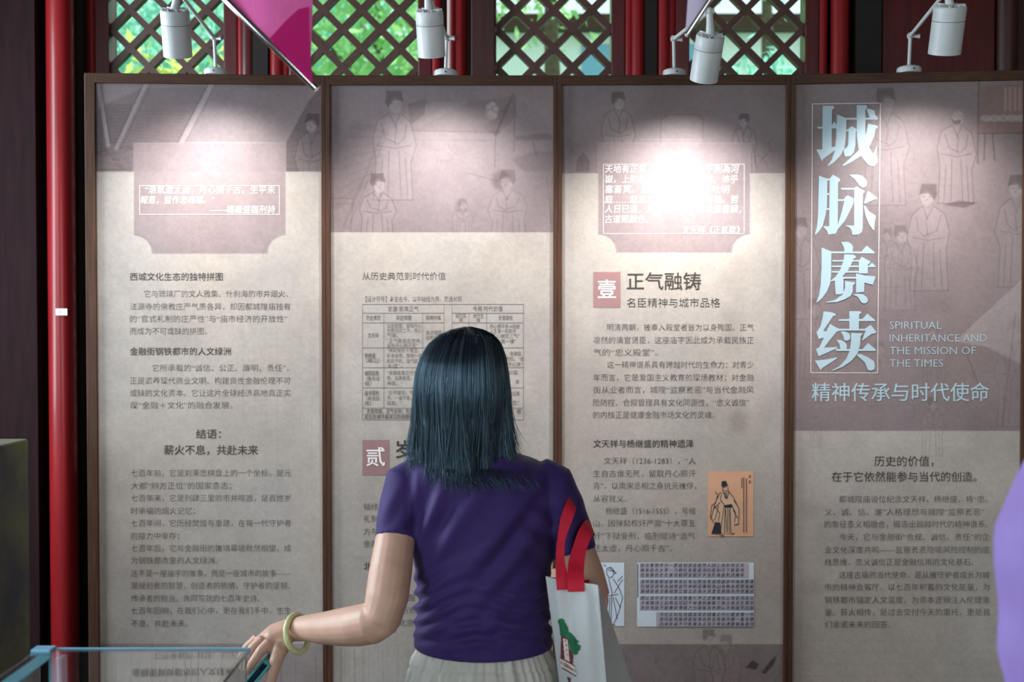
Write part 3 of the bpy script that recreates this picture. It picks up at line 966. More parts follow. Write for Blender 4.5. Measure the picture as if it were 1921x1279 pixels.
# table panel
Sheet(1).text('从历史典范到时代价值', 680, 836, 518, None, -0.008).done('heading_lettering', M_INK)
Sheet(1).text('岁', 743, 775, 843, 36, 0.012).done('heading_lettering', M_INK)
Sheet(1).text('北', 682, 698, 1062, 16.5, 0.006).done('heading_lettering', M_INK)
q = Sheet(1)
q.text('轴线', 682, 709, 950, 14.5, BODY); q.text('礼制', 682, 709, 973, 14.5, BODY)
q.text('方与', 682, 709, 997, 14.5, BODY); q.text('金融', 682, 709, 1020, 14.5, BODY)
q.done('paragraph_lettering', M_INKSOFT); q = Sheet(1)
q.text('醒', 765, 779, 1121, 14.5, BODY); q.text('历史', 752, 780, 1144, 14.5, BODY); q.text('北京', 748, 776, 1168, 14.5, BODY)
q.done('paragraph_lettering', M_INKSOFT); q = Sheet(1)
q.text('【设计符号】左史右今，以中轴线为界，贯通对照', 686, 866, 561, 12, -0.01)
q.done('paragraph_lettering', M_INKSOFT)
q = Sheet(1)
q.rules(frame_rules(680, 570.5, 982, 787) + [(680, 587, 833, 587), (848, 587, 982, 587), (680, 605, 833, 605), (848, 605, 982, 605), (680, 652, 982, 652), (680, 689, 982, 689),
         (680, 727, 982, 727), (680, 765, 982, 765), (720, 587, 720, 765), (793, 587, 793, 765), (833, 570.5, 833, 765), (848, 570.5, 848, 765), (880, 587, 880, 765), (913, 587, 913, 765)], 1.0)
q.done('table_rules', M_LINE)
q = Sheet(1)
q.text('史鉴·民族正气', 728, 785, 579, 11, 0.0); q.text('今用·时代价值', 887, 943, 579, 11, 0.0)
q.text('历史典范', 687, 714, 596, 10, 0.0); q.text('事迹摘要', 743, 772, 596, 10, 0.0); q.text('精神内核', 799, 827, 596, 10, 0.0)
q.text('当代实', 855, 874, 592, 9, 0.0); q.text('践', 861, 868, 600, 9, 0.0); q.text('执行主', 888, 907, 592, 9, 0.0); q.text('体', 894, 901, 600, 9, 0.0); q.text('价值融合', 935, 962, 596, 10, 0.0)
q.text('文天祥', 690, 710, 629, 10, 0.0)
for (st, v) in (('以忠报国，留取丹心', 611), ('文照日月二千，存心', 620), ('气歌。', 629), ('“正气歌自古流传，', 639), ('留取丹心照汗青”', 648)):
    q.text(st, 726, 726 + 7.2 * len(st), v, 9, -0.004)
q.text('忠贞报国', 799, 828, 624, 9, 0.0); q.text('视死如归', 799, 828, 634, 9, 0.0)
for (st, v) in (('丹心照汗青→扣好', 612), ('人生第一粒扣子', 621), ('“三心诚信三气”', 630), ('“人生第一课”', 640)):
    q.text(st, 919, 919 + 7 * len(st), v, 9, 0.0)
q.text('杨继盛', 684, 704, 667, 10, 0.004); q.text('（椒山）', 687, 712, 676, 9, 0.0)
for (st, v) in (('“弹劾权奸十罪五', 657), ('奸事自明，铁骨一身', 667), ('刚直不阿，浩气还', 677), ('太虚”。', 686)):
    q.text(st, 726, 726 + 7.2 * len(st), v, 9, -0.004)
q.text('城隍巡祭', 684, 711, 700, 10, 0.004); q.text('（敬天法', 687, 712, 710, 9, 0.0); q.text('祖）', 684, 696, 719, 9, 0.0)
for (st, v) in (('“巡城会集之行善', 699), ('祭，监察善恶，城', 709), ('神存。”', 719)):
    q.text(st, 726, 726 + 7.2 * len(st), v, 9, -0.004)
q.text('庙市契约', 684, 711, 737, 10, 0.004); q.text('（商业信', 687, 712, 747, 9, 0.0); q.text('用）', 684, 696, 756, 9, 0.0)
for (st, v) in (('“公平诚信，市价', 736), ('平，一诺千金，传', 746), ('如是。”', 756)):
    q.text(st, 726, 726 + 7.2 * len(st), v, 9, -0.004)
for (st, a, v) in (('，金融监', 950, 663), ('管控，“合', 948, 673), ('守心诀”', 952, 683), ('“公益', 950, 698), ('享', 967, 716), ('信用', 960, 738), ('念”', 960, 755)):
    q.text(st, a, a + 7 * len(st), v, 9, -0.002)
q.text('史鉴如铁，正气长存，先贤', 688, 775, 771, 10, 0.006); q.text('是信息城市最深沉的道德矿藏', 684, 782, 781, 10, 0.006)
q.text('三，者', 950, 978, 771, 10, 0.006)
q.done('table_lettering', mat('faint_ink', lin(92, 86, 82), 0.6, spec=0.3))
def numeral(pi, u0, v0, u1, v1, ch, a, b, v, sz):
    q = Sheet(pi, 0.0006); q.rect(u0, v0, u1, v1); blk = q.done('number_block', M_BLOCK)
    q = Sheet(pi, 0.0012); q.text(ch, a, b, v, sz, 0.014); q.done('numeral', M_WHITEINK, blk)
numeral(1, 680, 825, 730, 891, '贰', 688, 722, 857, 38)
# chapter one panel
numeral(2, 1113, 510, 1164, 577, '壹', 1122, 1155, 543, 38)
q = Sheet(2)
q.rules(frame_rules(1132, 308, 1396, 438), 0.7)
for (st, a, b, v) in (('天地有正氣，雜然賦流形。下則為河', 1135, 1386, 317), ('嶽，上則為日星。於人曰浩然，沛乎', 1135, 1384, 336), ('塞蒼冥。皇路當清夷，含和吐明', 1135, 1368, 355),
        ('庭……悠悠歲月長，蒼天曷有極。哲', 1135, 1385, 374), ('人日已遠，典刑在夙昔。風檐展書讀，', 1135, 1390, 392), ('古道照顏色。', 1135, 1216, 411), ('文天祥《正氣歌》', 1280, 1388, 431)):
    q.text(st, a, b, v, 16.5, -0.004, skew=0.1)
q.done('quotation_lettering', M_WHITEINK)
Sheet(2).text('正气融铸', 1176, 1315, 528, None, 0.008).done('heading_lettering', M_INK)
Sheet(2).text('名臣精神与城市品格', 1176, 1351, 568, None, -0.006).done('heading_lettering', M_INK)
Sheet(2).text('文天祥与杨继盛的精神遗泽', 1113, 1301, 832, None, 0.006).done('heading_lettering', M_INK)
PI_ = 2; q = Sheet(2)
for row in (('明清两朝，被奉入殿堂者皆为以身殉国、正气', 1139, 1414, 614), ('凛然的清官贤臣，这座庙宇因此成为承载民族正', 1113, 1414, 638), ('气的“忠义殿堂”。', 1113, 1233, 661),
        None, ('这一精神谱系具有跨越时代的生命力：对青少', 1139, 1414, 684), ('年而言，它是爱国主义教育的现场教材；对金融', 1113, 1414, 708), ('街从业者而言，城隍“监察善恶”与当代金融风', 1113, 1414, 731),
        ('险防控、合规管理具有文化同源性，“忠义诚信”', 1113, 1405, 755), ('的内核正是健康金融市场文化的灵魂。', 1113, 1340, 778),
        None, ('文天祥（1236-1283），“人', 1133, 1305, 864), ('生自古谁无死，留取丹心照汗', 1113, 1305, 888), ('青”，以南宋丞相之身抗元被俘，', 1113, 1306, 911), ('从容就义。', 1113, 1176, 935),
        None, ('杨继盛（1516-1555），号椒', 1136, 1305, 958), ('山，因弹劾权奸严嵩“十大罪五', 1113, 1304, 981), ('奸”下狱受刑，临刑赋诗“浩气', 1113, 1304, 1005), ('还太虚，丹心照千古”。', 1113, 1260, 1028)):
    if row is None:
        q.done('paragraph_lettering', M_INKSOFT); q = Sheet(PI_)
        continue
    q.text(*row, 14.5, BODY)
q.done('paragraph_lettering', M_INKSOFT)
# portrait print on orange paper
q = Sheet(2, 0.0006); q.rect(1328, 884, 1413, 1006); pic = q.done('portrait_print', M_ORANGE); pic['label'] = 'orange portrait print of a robed bearded man'
q = Sheet(2, 0.0011)
def PX(pts, ox=1310, oy=860, k=8.0):
    return [(ox + x / k, oy + y / k) for x, y in pts]
robe = PX([(330, 500), (260, 640), (190, 860), (250, 950), (200, 1120), (540, 1125), (530, 990), (600, 990), (615, 760), (560, 660), (490, 520), (450, 490), (370, 490)])
q.poly(robe, 0)
q.done('robe_fill', mat('robe_wash', lin(200, 166, 140), 0.7), pic)
q = Sheet(2, 0.0015)
q.poly(PX([(345, 410), (350, 345), (365, 335), (415, 335), (440, 400), (420, 410), (380, 430)]))
q.poly(PX([(195, 1125), (250, 950), (330, 960), (345, 1130)]))
q.poly(PX([(310, 1160), (380, 1140), (375, 1165)])); q.poly(PX([(470, 1130), (545, 1110), (530, 1130)]))
q.poly(PX([(380, 700), (500, 680), (505, 735), (385, 735)]))
for pts in ([(370, 420), (365, 480), (400, 560), (430, 600), (455, 520), (440, 420)], [(375, 480), (440, 480)], [(390, 500), (400, 590)], [(410, 500), (410, 600)], [(430, 490), (425, 590)],
            [(330, 500), (260, 640), (200, 860), (190, 900)], [(250, 490), (290, 540), (260, 660), (200, 700), (180, 880), (230, 960)], [(450, 490), (520, 570), (610, 760), (600, 980), (540, 990)],
            [(350, 500), (330, 620), (390, 690)], [(400, 740), (390, 1120)], [(440, 740), (440, 1110)], [(475, 740), (490, 1120)], [(500, 690), (560, 820), (540, 960)], [(300, 700), (260, 880), (240, 920)],
            [(380, 740), (350, 960), (330, 1100)], [(520, 760), (590, 900)], [(330, 650), (220, 760)], [(530, 620), (580, 700)], [(240, 700), (320, 820), (300, 940)], [(410, 760), (420, 1100)], [(460, 760), (470, 1110)]):
    q.stroke(PX(pts), 1.1)
for cu, v0, v1 in ((1391.5, 896, 915), (1395, 895, 998), (1400, 897, 998), (1406.5, 888, 908)):
    n = int((v1 - v0) / (3.4 if cu < 1405 else 7))
    for k in range(n):
        vv = v0 + (k + 0.5) * (v1 - v0) / n
        sz = 1.3 if cu < 1405 else 2.6
        q.rules([(cu - sz, vv - sz * 0.5, cu + sz, vv - sz * 0.5), (cu - sz, vv + sz * 0.6, cu + sz, vv + sz * 0.5), (cu, vv - sz, cu, vv + sz)], 0.75)
q.done('portrait_lines', M_BLACKINK, pic)
# pale blue figure print
q = Sheet(2, 0.0006); q.rect(1122, 1055, 1171, 1174); pic = q.done('figure_print', M_BLUEPAPER); pic['label'] = 'pale blue print of a standing figure'
q = Sheet(2, 0.0012)
for pts in ([(1138, 1066), (1146, 1063), (1152, 1070), (1150, 1080), (1143, 1084), (1138, 1076), (1138, 1066)], [(1140, 1068), (1152, 1072)], [(1142, 1064), (1156, 1074), (1150, 1076)], [(1136, 1085), (1128, 1105), (1132, 1130), (1140, 1170)],
            [(1150, 1085), (1160, 1100), (1168, 1120), (1160, 1150), (1150, 1172)], [(1142, 1086), (1148, 1110), (1146, 1170)], [(1158, 1090), (1168, 1080)], [(1152, 1112), (1168, 1086)], [(1136, 1118), (1160, 1114)], [(1154, 1120), (1164, 1140)], [(1150, 1120), (1158, 1160)], [(1144, 1120), (1142, 1168)], [(1132, 1058), (1137, 1062)], [(1144, 1170), (1154, 1172)]):
    q.stroke(pts, 1.1)
q.done('figure_lines', M_BLACKINK, pic)
# four strips of brush writing
q = Sheet(2, 0.0006); q.rect(1195, 1055, 1414, 1175); pic = q.done('calligraphy_print', M_BLUEPAPER); pic['label'] = 'print of four strips of brush calligraphy'
q = Sheet(2, 0.0010)
for (a, b, c_, d) in ((1200, 1056, 1404, 1083), (1200, 1086, 1413.5, 1113), (1200, 1117, 1413.5, 1144), (1231, 1148, 1413.5, 1175)):
    q.rect(a, b, c_, d)
q.done('calligraphy_strip', M_GREYPAPER, pic)
q = Sheet(2, 0.0014)
song = '天地有正氣雜然賦流形下則為河嶽上則為日星於人曰浩然沛乎塞蒼冥皇路當清夷含和吐明庭時窮節乃見一一垂丹青在齊太史簡在晉董狐筆在秦張良椎在漢蘇武節為嚴將軍頭為嵇侍中血為張睢陽齒為顏常山舌或為遼東帽清操厲冰雪或為出師表鬼神泣壯烈或為渡江楫慷慨吞胡羯或為擊賊笏逆豎頭破裂是氣所磅礴凜烈萬古存當其貫日月生死安足論地維賴以立天柱賴以尊三綱實繫命道義為之根嗟予遘陽九隸也實不力楚囚纓其冠傳車送窮北鼎鑊甘如飴求之不可得陰房闃鬼火春院閟天黑牛驥同一皂雞棲鳳凰食一朝蒙霧露分作溝中瘠如此再寒暑百沴自辟易哀哉沮洳場為我安樂國豈有他繆巧陰陽不能賊顧此耿耿在仰視浮雲白悠悠我心悲蒼天曷有極哲人日已遠典刑在夙昔風檐展書讀古道照顏色'
si = 0
for (right, left, top) in ((1392, 1202, 1055.5), (1410, 1202, 1086), (1410, 1202, 1117), (1410, 1236, 1147.5)):
    ncol = int((right - left) / 8.9) + 1
    for k in range(ncol):
        cu = right - 8.9 * k
        for r in range(3):
            ch = song[si % len(song)]; si += 1
            q.text(ch, cu - 3.4, cu + 3.4, top + 4.5 + 9.0 * r, 7.6, 0.0, skew=0.2)
q.rules([(1196.5, 1057, 1196.5, 1120)], 1.4)
q.done('calligraphy_lettering', M_BLACKINK, pic)
# title panel
BIG = {
 '城': (1510, 185, [[(265, 108), (410, 108), (440, 118), (435, 148), (405, 168), (400, 780), (258, 790)], [(180, 433), (205, 420), (262, 422), (262, 449), (200, 450)], [(398, 420), (412, 380), (445, 345), (475, 400), (475, 447), (398, 447)],
   [(168, 765), (258, 762), (400, 730), (462, 715), (445, 775), (270, 905), (258, 943)], [(478, 245), (500, 243), (600, 285), (622, 310), (612, 600), (590, 740), (540, 840), (440, 950), (350, 1012), (345, 995), (400, 920), (440, 800), (465, 600)],
   [(600, 288), (780, 290), (780, 316), (610, 318)], [(918, 152), (970, 155), (1040, 180), (1050, 240), (1095, 295), (1090, 315), (905, 315), (905, 292), (970, 285), (945, 220)],
   [(615, 465), (645, 462), (700, 413), (778, 460), (760, 510), (755, 700), (730, 810), (680, 860), (598, 870), (580, 790), (590, 745), (615, 745), (645, 700), (652, 490), (615, 492)],
   [(775, 100), (910, 102), (932, 112), (930, 135), (905, 165), (905, 560), (930, 680), (1000, 800), (1025, 825), (1050, 780), (1068, 715), (1080, 720), (1068, 830), (1088, 900), (1085, 960), (1040, 1010), (990, 1012), (940, 985), (850, 870), (800, 740), (775, 560)],
   [(945, 375), (1060, 400), (1095, 418), (1088, 440), (1055, 455), (1040, 560), (960, 730), (850, 850), (700, 950), (570, 1012), (560, 1000), (640, 930), (800, 780), (870, 680), (915, 520)]]),
 '脉': (1510, 315, [[(208, 112), (320, 158), (375, 160), (375, 184), (335, 186), (330, 560), (310, 700), (265, 870), (210, 950), (155, 1000), (150, 985), (180, 880), (195, 700), (202, 400)],
   [(368, 165), (415, 102), (440, 112), (525, 165), (525, 195), (495, 215), (492, 920), (462, 985), (400, 992), (345, 1000), (330, 940), (275, 885), (285, 872), (362, 875)], [(328, 378), (372, 378), (372, 404), (328, 404)], [(322, 602), (368, 602), (368, 628), (322, 628)],
   [(662, 103), (780, 97), (860, 118), (915, 170), (930, 225), (915, 275), (870, 298), (820, 275), (780, 215), (740, 165)], [(538, 300), (735, 300), (775, 275), (895, 345), (890, 365), (868, 390), (865, 900), (850, 960), (800, 1000), (710, 1003), (695, 930), (660, 890), (612, 872), (620, 862), (735, 865), (735, 328), (538, 328)],
   [(493, 470), (585, 470), (610, 430), (640, 410), (730, 455), (730, 520), (700, 590), (600, 790), (495, 915), (488, 880), (490, 850), (550, 660), (590, 495), (493, 497)], [(940, 352), (965, 355), (1085, 450), (1080, 470), (1040, 475), (895, 540), (885, 525)], [(880, 560), (905, 570), (960, 650), (1060, 715), (1062, 740), (1045, 800), (1038, 935), (1020, 930), (960, 850), (900, 700)]]),
 '赓': (1510, 440, [[(538, 112), (640, 108), (700, 140), (722, 190), (712, 255), (590, 258), (590, 210), (565, 150)], [(390, 252), (845, 254), (925, 165), (1050, 265), (1045, 282), (390, 280)], [(248, 192), (390, 250), (395, 275), (392, 600), (375, 740), (330, 850), (260, 950), (175, 1022), (170, 1010), (210, 910), (235, 750), (248, 500)],
   [(590, 295), (720, 300), (760, 320), (760, 345), (725, 365), (700, 430), (640, 540), (560, 625), (450, 690), (385, 705), (385, 690), (460, 630), (530, 520), (575, 400)], [(410, 382), (825, 382), (825, 405), (410, 405)], [(400, 465), (825, 465), (825, 488), (400, 488)], [(400, 546), (825, 546), (825, 570), (400, 570)], [(940, 466), (960, 465), (1005, 420), (1055, 470), (1055, 488), (940, 488)],
   [(805, 395), (850, 332), (980, 400), (975, 425), (942, 450), (940, 582), (810, 582)], [(445, 685), (560, 615), (578, 640), (575, 870), (545, 895), (460, 895)], [(570, 635), (775, 635), (775, 660), (570, 660)], [(765, 578), (900, 615), (1060, 625), (1015, 750), (890, 720), (885, 860), (765, 870)],
   [(600, 695), (750, 715), (745, 740), (718, 760), (715, 860), (680, 920), (600, 970), (480, 1010), (320, 1020), (320, 1010), (450, 980), (560, 900), (600, 800)], [(718, 900), (780, 885), (870, 895), (930, 940), (945, 985), (920, 1025), (875, 1032), (840, 1010), (790, 930)]]),
 '续': (1510, 565, [[(278, 152), (400, 165), (460, 190), (460, 210), (420, 225), (275, 440), (320, 455), (375, 340), (480, 400), (525, 412), (525, 441), (470, 460), (285, 695), (485, 685), (480, 705), (205, 825), (165, 715), (215, 690), (285, 545), (205, 565), (175, 465), (235, 370), (270, 220)],
   [(148, 888), (300, 875), (485, 838), (470, 865), (260, 1000), (235, 1035)], [(495, 295), (510, 270), (670, 265), (670, 297)], [(808, 265), (860, 265), (935, 185), (1055, 285), (1050, 297), (808, 297)], [(665, 148), (815, 148), (845, 158), (840, 180), (812, 195), (805, 418), (665, 418)],
   [(500, 412), (900, 412), (985, 352), (1070, 460), (1060, 475), (1000, 490), (850, 597), (860, 570), (910, 440), (500, 440)], [(535, 450), (600, 455), (660, 480), (680, 520), (672, 570), (640, 590), (590, 585), (570, 510)], [(468, 578), (540, 580), (605, 615), (630, 660), (620, 720), (530, 720), (515, 640)],
   [(465, 715), (865, 715), (945, 625), (1060, 720), (1055, 745), (465, 745)], [(690, 475), (850, 480), (865, 490), (835, 520), (825, 650), (790, 780), (700, 890), (570, 980), (410, 1045), (405, 1035), (520, 970), (620, 860), (670, 740), (690, 600)], [(790, 790), (830, 790), (950, 840), (1035, 900), (1048, 960), (1040, 1020), (990, 1042), (940, 1025), (900, 920), (780, 810)]])}
for ch in '城脉赓续':
    ox, oy, polys = BIG[ch]
    q = Sheet(3, 0.0009)
    for j, pl in enumerate(polys):
        q.lift = 0.0009 + j * 0.00004
        q.poly([(ox + x / 7.994, oy + y / 7.994) for x, y in pl])
    q.done('title_character', M_BLUEINK)
q = Sheet(3)
q.rules([(1524, 195, 1651, 193.5), (1521, 699, 1646, 699.5), (1524, 195, 1521, 699), (1651.5, 193.5, 1646, 699.5)], 1.0)
q.done('title_border', M_WHITEINK)
q = Sheet(3)
for (st, b, v) in (('SPIRITUAL', 1766, 609.5), ('INHERITANCE AND', 1851, 633.5), ('THE MISSION OF', 1830, 657), ('THE TIMES', 1769, 680.5)):
    q.text(st, 1669, b, v, 20.5, -0.012)
q.done('english_lettering', M_BLUEINK)
Sheet(3).text('精神传承与时代使命', 1523, 1855, 736, None, 0.006).done('subtitle_lettering', M_BLUEINK)
Sheet(3).text('历史的价值，', 1640, 1751, 865, 20.5, 0.0).done('heading_lettering', M_INK)
Sheet(3).text('在于它依然能参与当代的创造。', 1560, 1832, 894, None, 0.0).done('heading_lettering', M_INK)
PI_ = 3; q = Sheet(3)
for row in (('都城隍庙设位纪念文天祥、杨继盛，将“忠、', 1574, 1852, 936), ('义、诚、信、廉”人格理想与城隍“监察善恶”', 1547, 1846, 960), ('的象征意义相融合，锻造出超越时代的精神谱系。', 1547, 1853, 983),
        None, ('今天，它与金融街“合规、诚信、责任”的企', 1574, 1856, 1007), ('业文化深度共鸣——监察善恶隐喻风险控制的底', 1547, 1856, 1031), ('线思维，忠义诚信正是金融信用的文化基石。', 1547, 1826, 1054),
        None, ('这座古庙的当代使命，是从被守护者成长为城', 1574, 1856, 1078), ('市的精神会客厅。以七百年积蓄的文化能量，为', 1547, 1856, 1101), ('钢铁都市锚定人文温度，为资本逻辑注入伦理重', 1547, 1856, 1125),
        ('量。薪火相传，是过去交付今天的重托，更是我', 1547, 1857, 1148), ('们承诺未来的回答。', 1547, 1670, 1171)):
    if row is None:
        q.done('paragraph_lettering', M_INKSOFT); q = Sheet(PI_)
        continue
    q.text(*row, 14.5, BODY)
q.done('paragraph_lettering', M_INKSOFT)
# writing on the paper label of the post
co, fs = glyphs('3R·67', 0.01)
t_, c_, Y_ = PAPER_LABEL
k = 0.0065
vs = [(c_.x + (x - 1.4) * k, Y_ - 0.0013, c_.z + (y - 0.36) * k) for x, y in co]
MB().add(vs, fs).build('label_lettering', M_INK, t_)

# ------------------------------------------------------------------ spotlights on the top rail
def spotlight(label, base, joint, elbow, top, bot, r_px, aim, energy, wire=True, beam=102):
    Yb = 2.768
    pi = 0 if base < 612 else 1 if base < 1046 else 2 if base < 1481 else 3
    p = PANELS[pi]
    x = P(base, 141, Yb).x
    fr = (x - p.A.x) / (p.B.x - p.A.x)
    Yb = p.A.y + (p.B.y - p.A.y) * fr + 0.017
    x = P(base, 141, Yb).x
    B = Vector((x, Yb, ZTOP))
    t = thing('spotlight', B, label, 'spotlight', 'white clamp spotlights on the top rail')
    rb = 0.0302
    b = MB().lathe([(0.001, 0.0), (rb, 0.0), (rb, 0.010), (rb * 0.93, 0.0145), (rb * 0.7, 0.0175), (0.001, 0.019)], Matrix.Translation(B), 36).build('base', M_WHITE, t, smooth=40)
    MB().tube([B + Vector((0.002, -rb - 0.0006, 0.006)), B + Vector((0.002, -rb + 0.004, 0.006))], 0.0024, 12).build('screw', M_SCREW, b)
    J = P(*joint, Yb - 0.005)
    MB().tube([B + Vector((0, 0, 0.015)), J], 0.0044, 14).build('stem', M_WHITE, t, smooth=60)
    jn = MB().ball(J, 0.0085)
    jn.tube([J + Vector((-0.004, -0.012, 0)), J + Vector((0.002, 0.012, 0))], 0.006, 14)
    jn.tube([J + Vector((0.006, -0.004, -0.002)), J + Vector((0.021, -0.008, -0.003))], [0.0035, 0.006], 10)
    jn.build('joint', M_WHITE, t, smooth=50)
    T = P(*top); Bo = P(*bot)
    E = P(*elbow)
    MB().tube([J, E], 0.0047, 14).build('arm', M_WHITE, t, smooth=60)
    k = MB().ball(E, 0.009)
    k.tube([E + Vector((-0.01, 0, 0)), E + Vector((0.01, 0, 0))], 0.007, 14)
    d = (Bo - T).normalized()
    k.tube([E, E + (T - E) * 0.55, T + d * 0.004], [0.007, 0.0085, 0.011], 16)
    k.build('knuckle', M_WHITE, t, smooth=50)
    L = (Bo - T).length
    r = r_px / F * T.y
    R = d.to_track_quat('Z', 'Y').to_matrix().to_4x4()
    M = Matrix.Translation(T) @ R
    hd = MB()
    g = L * 0.305
    hd.lathe([(r * 0.45, 0.004), (r * 0.94, 0.0), (r, 0.003), (r, g - 0.0007), (r * 0.985, g), (r, g + 0.0007), (r * 1.0, L), (r * 0.92, L), (r * 0.86, L - 0.022), (0.002, L - 0.024)], M, 48)
    for kf in range(9):
        a = 2 * math.pi * kf / 9
        hd.box(-0.0012, 0.0012, r * 0.35, r * 0.93, -0.004, 0.004, M=M @ Matrix.Rotation(a, 4, 'Z'))
    h = hd.build('lamp_head', M_WHITE, t, smooth=35)
    MB().lathe([(r * 1.0006, g - 0.0005), (r * 1.0012, g), (r * 1.0006, g + 0.0005)], M, 48).build('groove', M_GROOVE, h)
    MB().lathe([(0.001, L - 0.0205), (r * 0.8, L - 0.0205), (r * 0.8, L - 0.0195), (0.001, L - 0.0195)], M, 32).build(
        'lens', mat('lit_lens', (1, 1, 1), 0.4, emit=(1.0, 0.95, 0.88), estr=6.0), h)
    lp = T + d * (L - 0.012)
    lo = add_light('spotlight_beam', 'SPOT', lp, P(*aim), energy, (1.0, 0.975, 0.94), spot_size=math.radians(beam), spot_blend=1.0, shadow_soft_size=0.03)
    lo.parent = t
    lo.location = lp - B
    if wire:
        MB().tube([B + Vector((rb, 0.004, 0.0)), B + Vector((rb + 0.001, 0.004, 0.008)), B + Vector((rb - 0.006, 0.004, 0.015))], 0.0009, 6).build('wire', M_WHITE, t)
    return t
YH = 2.43
spotlight('white can spotlight over the closing words panel at the left end', 405, (402, 71), (334, -16, YH - 0.03), (327.5, 19, YH - 0.02), (334, 106, YH + 0.02), 26.5, (408, 505, 2.75), 40)
spotlight('white can spotlight in front of the pale pink conduit', 836, (838, 71), (801, -18, YH - 0.03), (805, 20, YH - 0.02), (810, 105.5, YH + 0.02), 26, (833, 495, 2.75), 40)
spotlight('white can spotlight dipping below the top rail beside the lilac cloth', 1265, (1264, 73), (1331, 21, YH - 0.05), (1333, 66, YH - 0.035), (1320, 150, YH + 0.015), 26.5, (1276, 500, 2.745), 50)
spotlight('white can spotlight above the four character title panel', 1705, (1708, 67), (1776, -17, YH - 0.03), (1783, 11, YH - 0.025), (1771.5, 100.5, YH + 0.015), 29.5, (1716, 500, 2.71), 33, wire=False)

# ------------------------------------------------------------------ hanging cloths with rods
def hanging(label, Y, tip, upper, edge_u, right, m, rod_px):
    A = P(*tip, Y); B = P(*upper, Y)
    t = thing('hanging_cloth', A, label, 'hanging cloth', 'cloths hung with a slanted rod')
    d = (B - A).normalized()
    r = rod_px / 2 / F * Y
    MB().tube([A, A + d * 0.002, B - d * 0.002, B], [r * 0.8, r, r, r * 0.8], 24).build('rod', M_ROD, t, smooth=50)
    ztop = 3.15
    xe = P(edge_u, 100, Y).x
    s = MB()
    n, mrow = 40, 30
    x0, x1 = (B.x, xe)
    vs, fs = [], []
    for i in range(n + 1):
        xx = x0 + (x1 - x0) * i / n
        tt = (xx - A.x) / (B.x - A.x)
        zb = A.z + (B.z - A.z) * tt
        for j in range(mrow + 1):
            q = j / mrow
            zz = zb + (ztop - zb) * q
            yy = Y + 0.012 * math.sin(i * 0.55) * q + 0.004 * math.sin(i * 0.25 + q * 9) + r * 0.6
            xs_ = xx + 0.006 * math.sin(q * 14) * (i / n)
            vs.append((xs_, yy, zz))
    for i in range(n):
        for j in range(mrow):
            a = i * (mrow + 1) + j
            fs.append((a, a + mrow + 1, a + mrow + 2, a + 1))
    s.add(vs, fs)
    s.build('cloth', m, t, smooth=True)
    return t, A, B, r
t, A, B, r = hanging('magenta pink cloth with a slanted metal rod along its lower edge', 1.58, (594, 168), (300, -124), 580, True, M_PINK, 13)
# doubled corner set in front; light lost through two layers painted as deeper pink
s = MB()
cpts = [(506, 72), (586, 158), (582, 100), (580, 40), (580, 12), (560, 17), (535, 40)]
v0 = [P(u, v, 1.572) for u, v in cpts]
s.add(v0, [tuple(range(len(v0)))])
s.build('folded_corner', fabric_translucent('dimmed_pink_cloth', lin(206, 48, 128), 0.4), t)
hanging('pale lilac cloth with a slanted metal rod beside the third lamp', 1.62, (1287, 67), (1425, -142), 1285, False, M_LILAC, 10)

# ------------------------------------------------------------------ left mottled slab
t = MB().box(-1.19, -1.112, 2.22, 2.45, 0.0, 1.277).build('mottled_board', M_SLAB, bevel=0.006)
tag(t, 'grey green mottled upright board at the far left edge behind the glass case', 'board')

# ------------------------------------------------------------------ glass showcase
GZ = P(300, 1216, 1.6).z
gx0, gx1, gy0, gy1 = P(70, 1216, 1.6).x, P(469, 1216, 1.6).x, 0.95, 1.6
t = thing('glass_showcase', ((gx0 + gx1) / 2, (gy0 + gy1) / 2, 0), 'glass topped showcase with pale blue edges in the lower left corner', 'display case')
MB().box(gx0, gx1, gy0, gy1, GZ - 0.006, GZ).build('glass_top', M_GLASS, t, bevel=0.0012)
MB().box(gx0 + 0.004, gx0 + 0.010, gy0 + 0.01, gy1 - 0.012, 0.72, GZ - 0.007).build('glass_side', M_GLASS, t)
MB().box(gx1 - 0.010, gx1 - 0.004, gy0 + 0.01, gy1 - 0.012, 0.72, GZ - 0.007).build('glass_side', M_GLASS, t)
MB().box(gx0 + 0.004, gx1 - 0.004, gy1 - 0.010, gy1 - 0.004, 0.72, GZ - 0.007).build('glass_back', M_GLASS, t)
MB().box(gx0 + 0.004, gx1 - 0.004, gy0 + 0.002, gy0 + 0.008, 0.72, GZ - 0.007).build('glass_front', M_GLASS, t)
s = MB()
s.box(gx0 + 0.013, gx0 + 0.035, gy0 + 0.01, gy1 - 0.02, GZ - 0.0095, GZ - 0.0075)
s.build('edge_strip', M_CYANEDGE, t)
s = MB()
s.box(gx0 - 0.002, gx0 + 0.028, gy1 - 0.02, gy1 + 0.003, GZ - 0.012, GZ + 0.004)
s.build('corner_clip', M_BLUEPLASTIC, t, bevel=0.002)
s = MB()
s.box(gx0 + 0.0, gx1, gy1 - 0.003, gy1 + 0.0015, GZ - 0.0085, GZ + 0.001)
s.build('edge_profile', M_BLUEPLASTIC, t)
MB().box(gx0 + 0.03, gx0 + 0.05, gy1 - 0.03, gy1 - 0.012, 0.72, GZ - 0.01).build('corner_post', M_CYANEDGE, t)
MB().box(gx0, gx1, gy0, gy1, 0.0, 0.72).build('cabinet', M_CABINET, t, bevel=0.004)

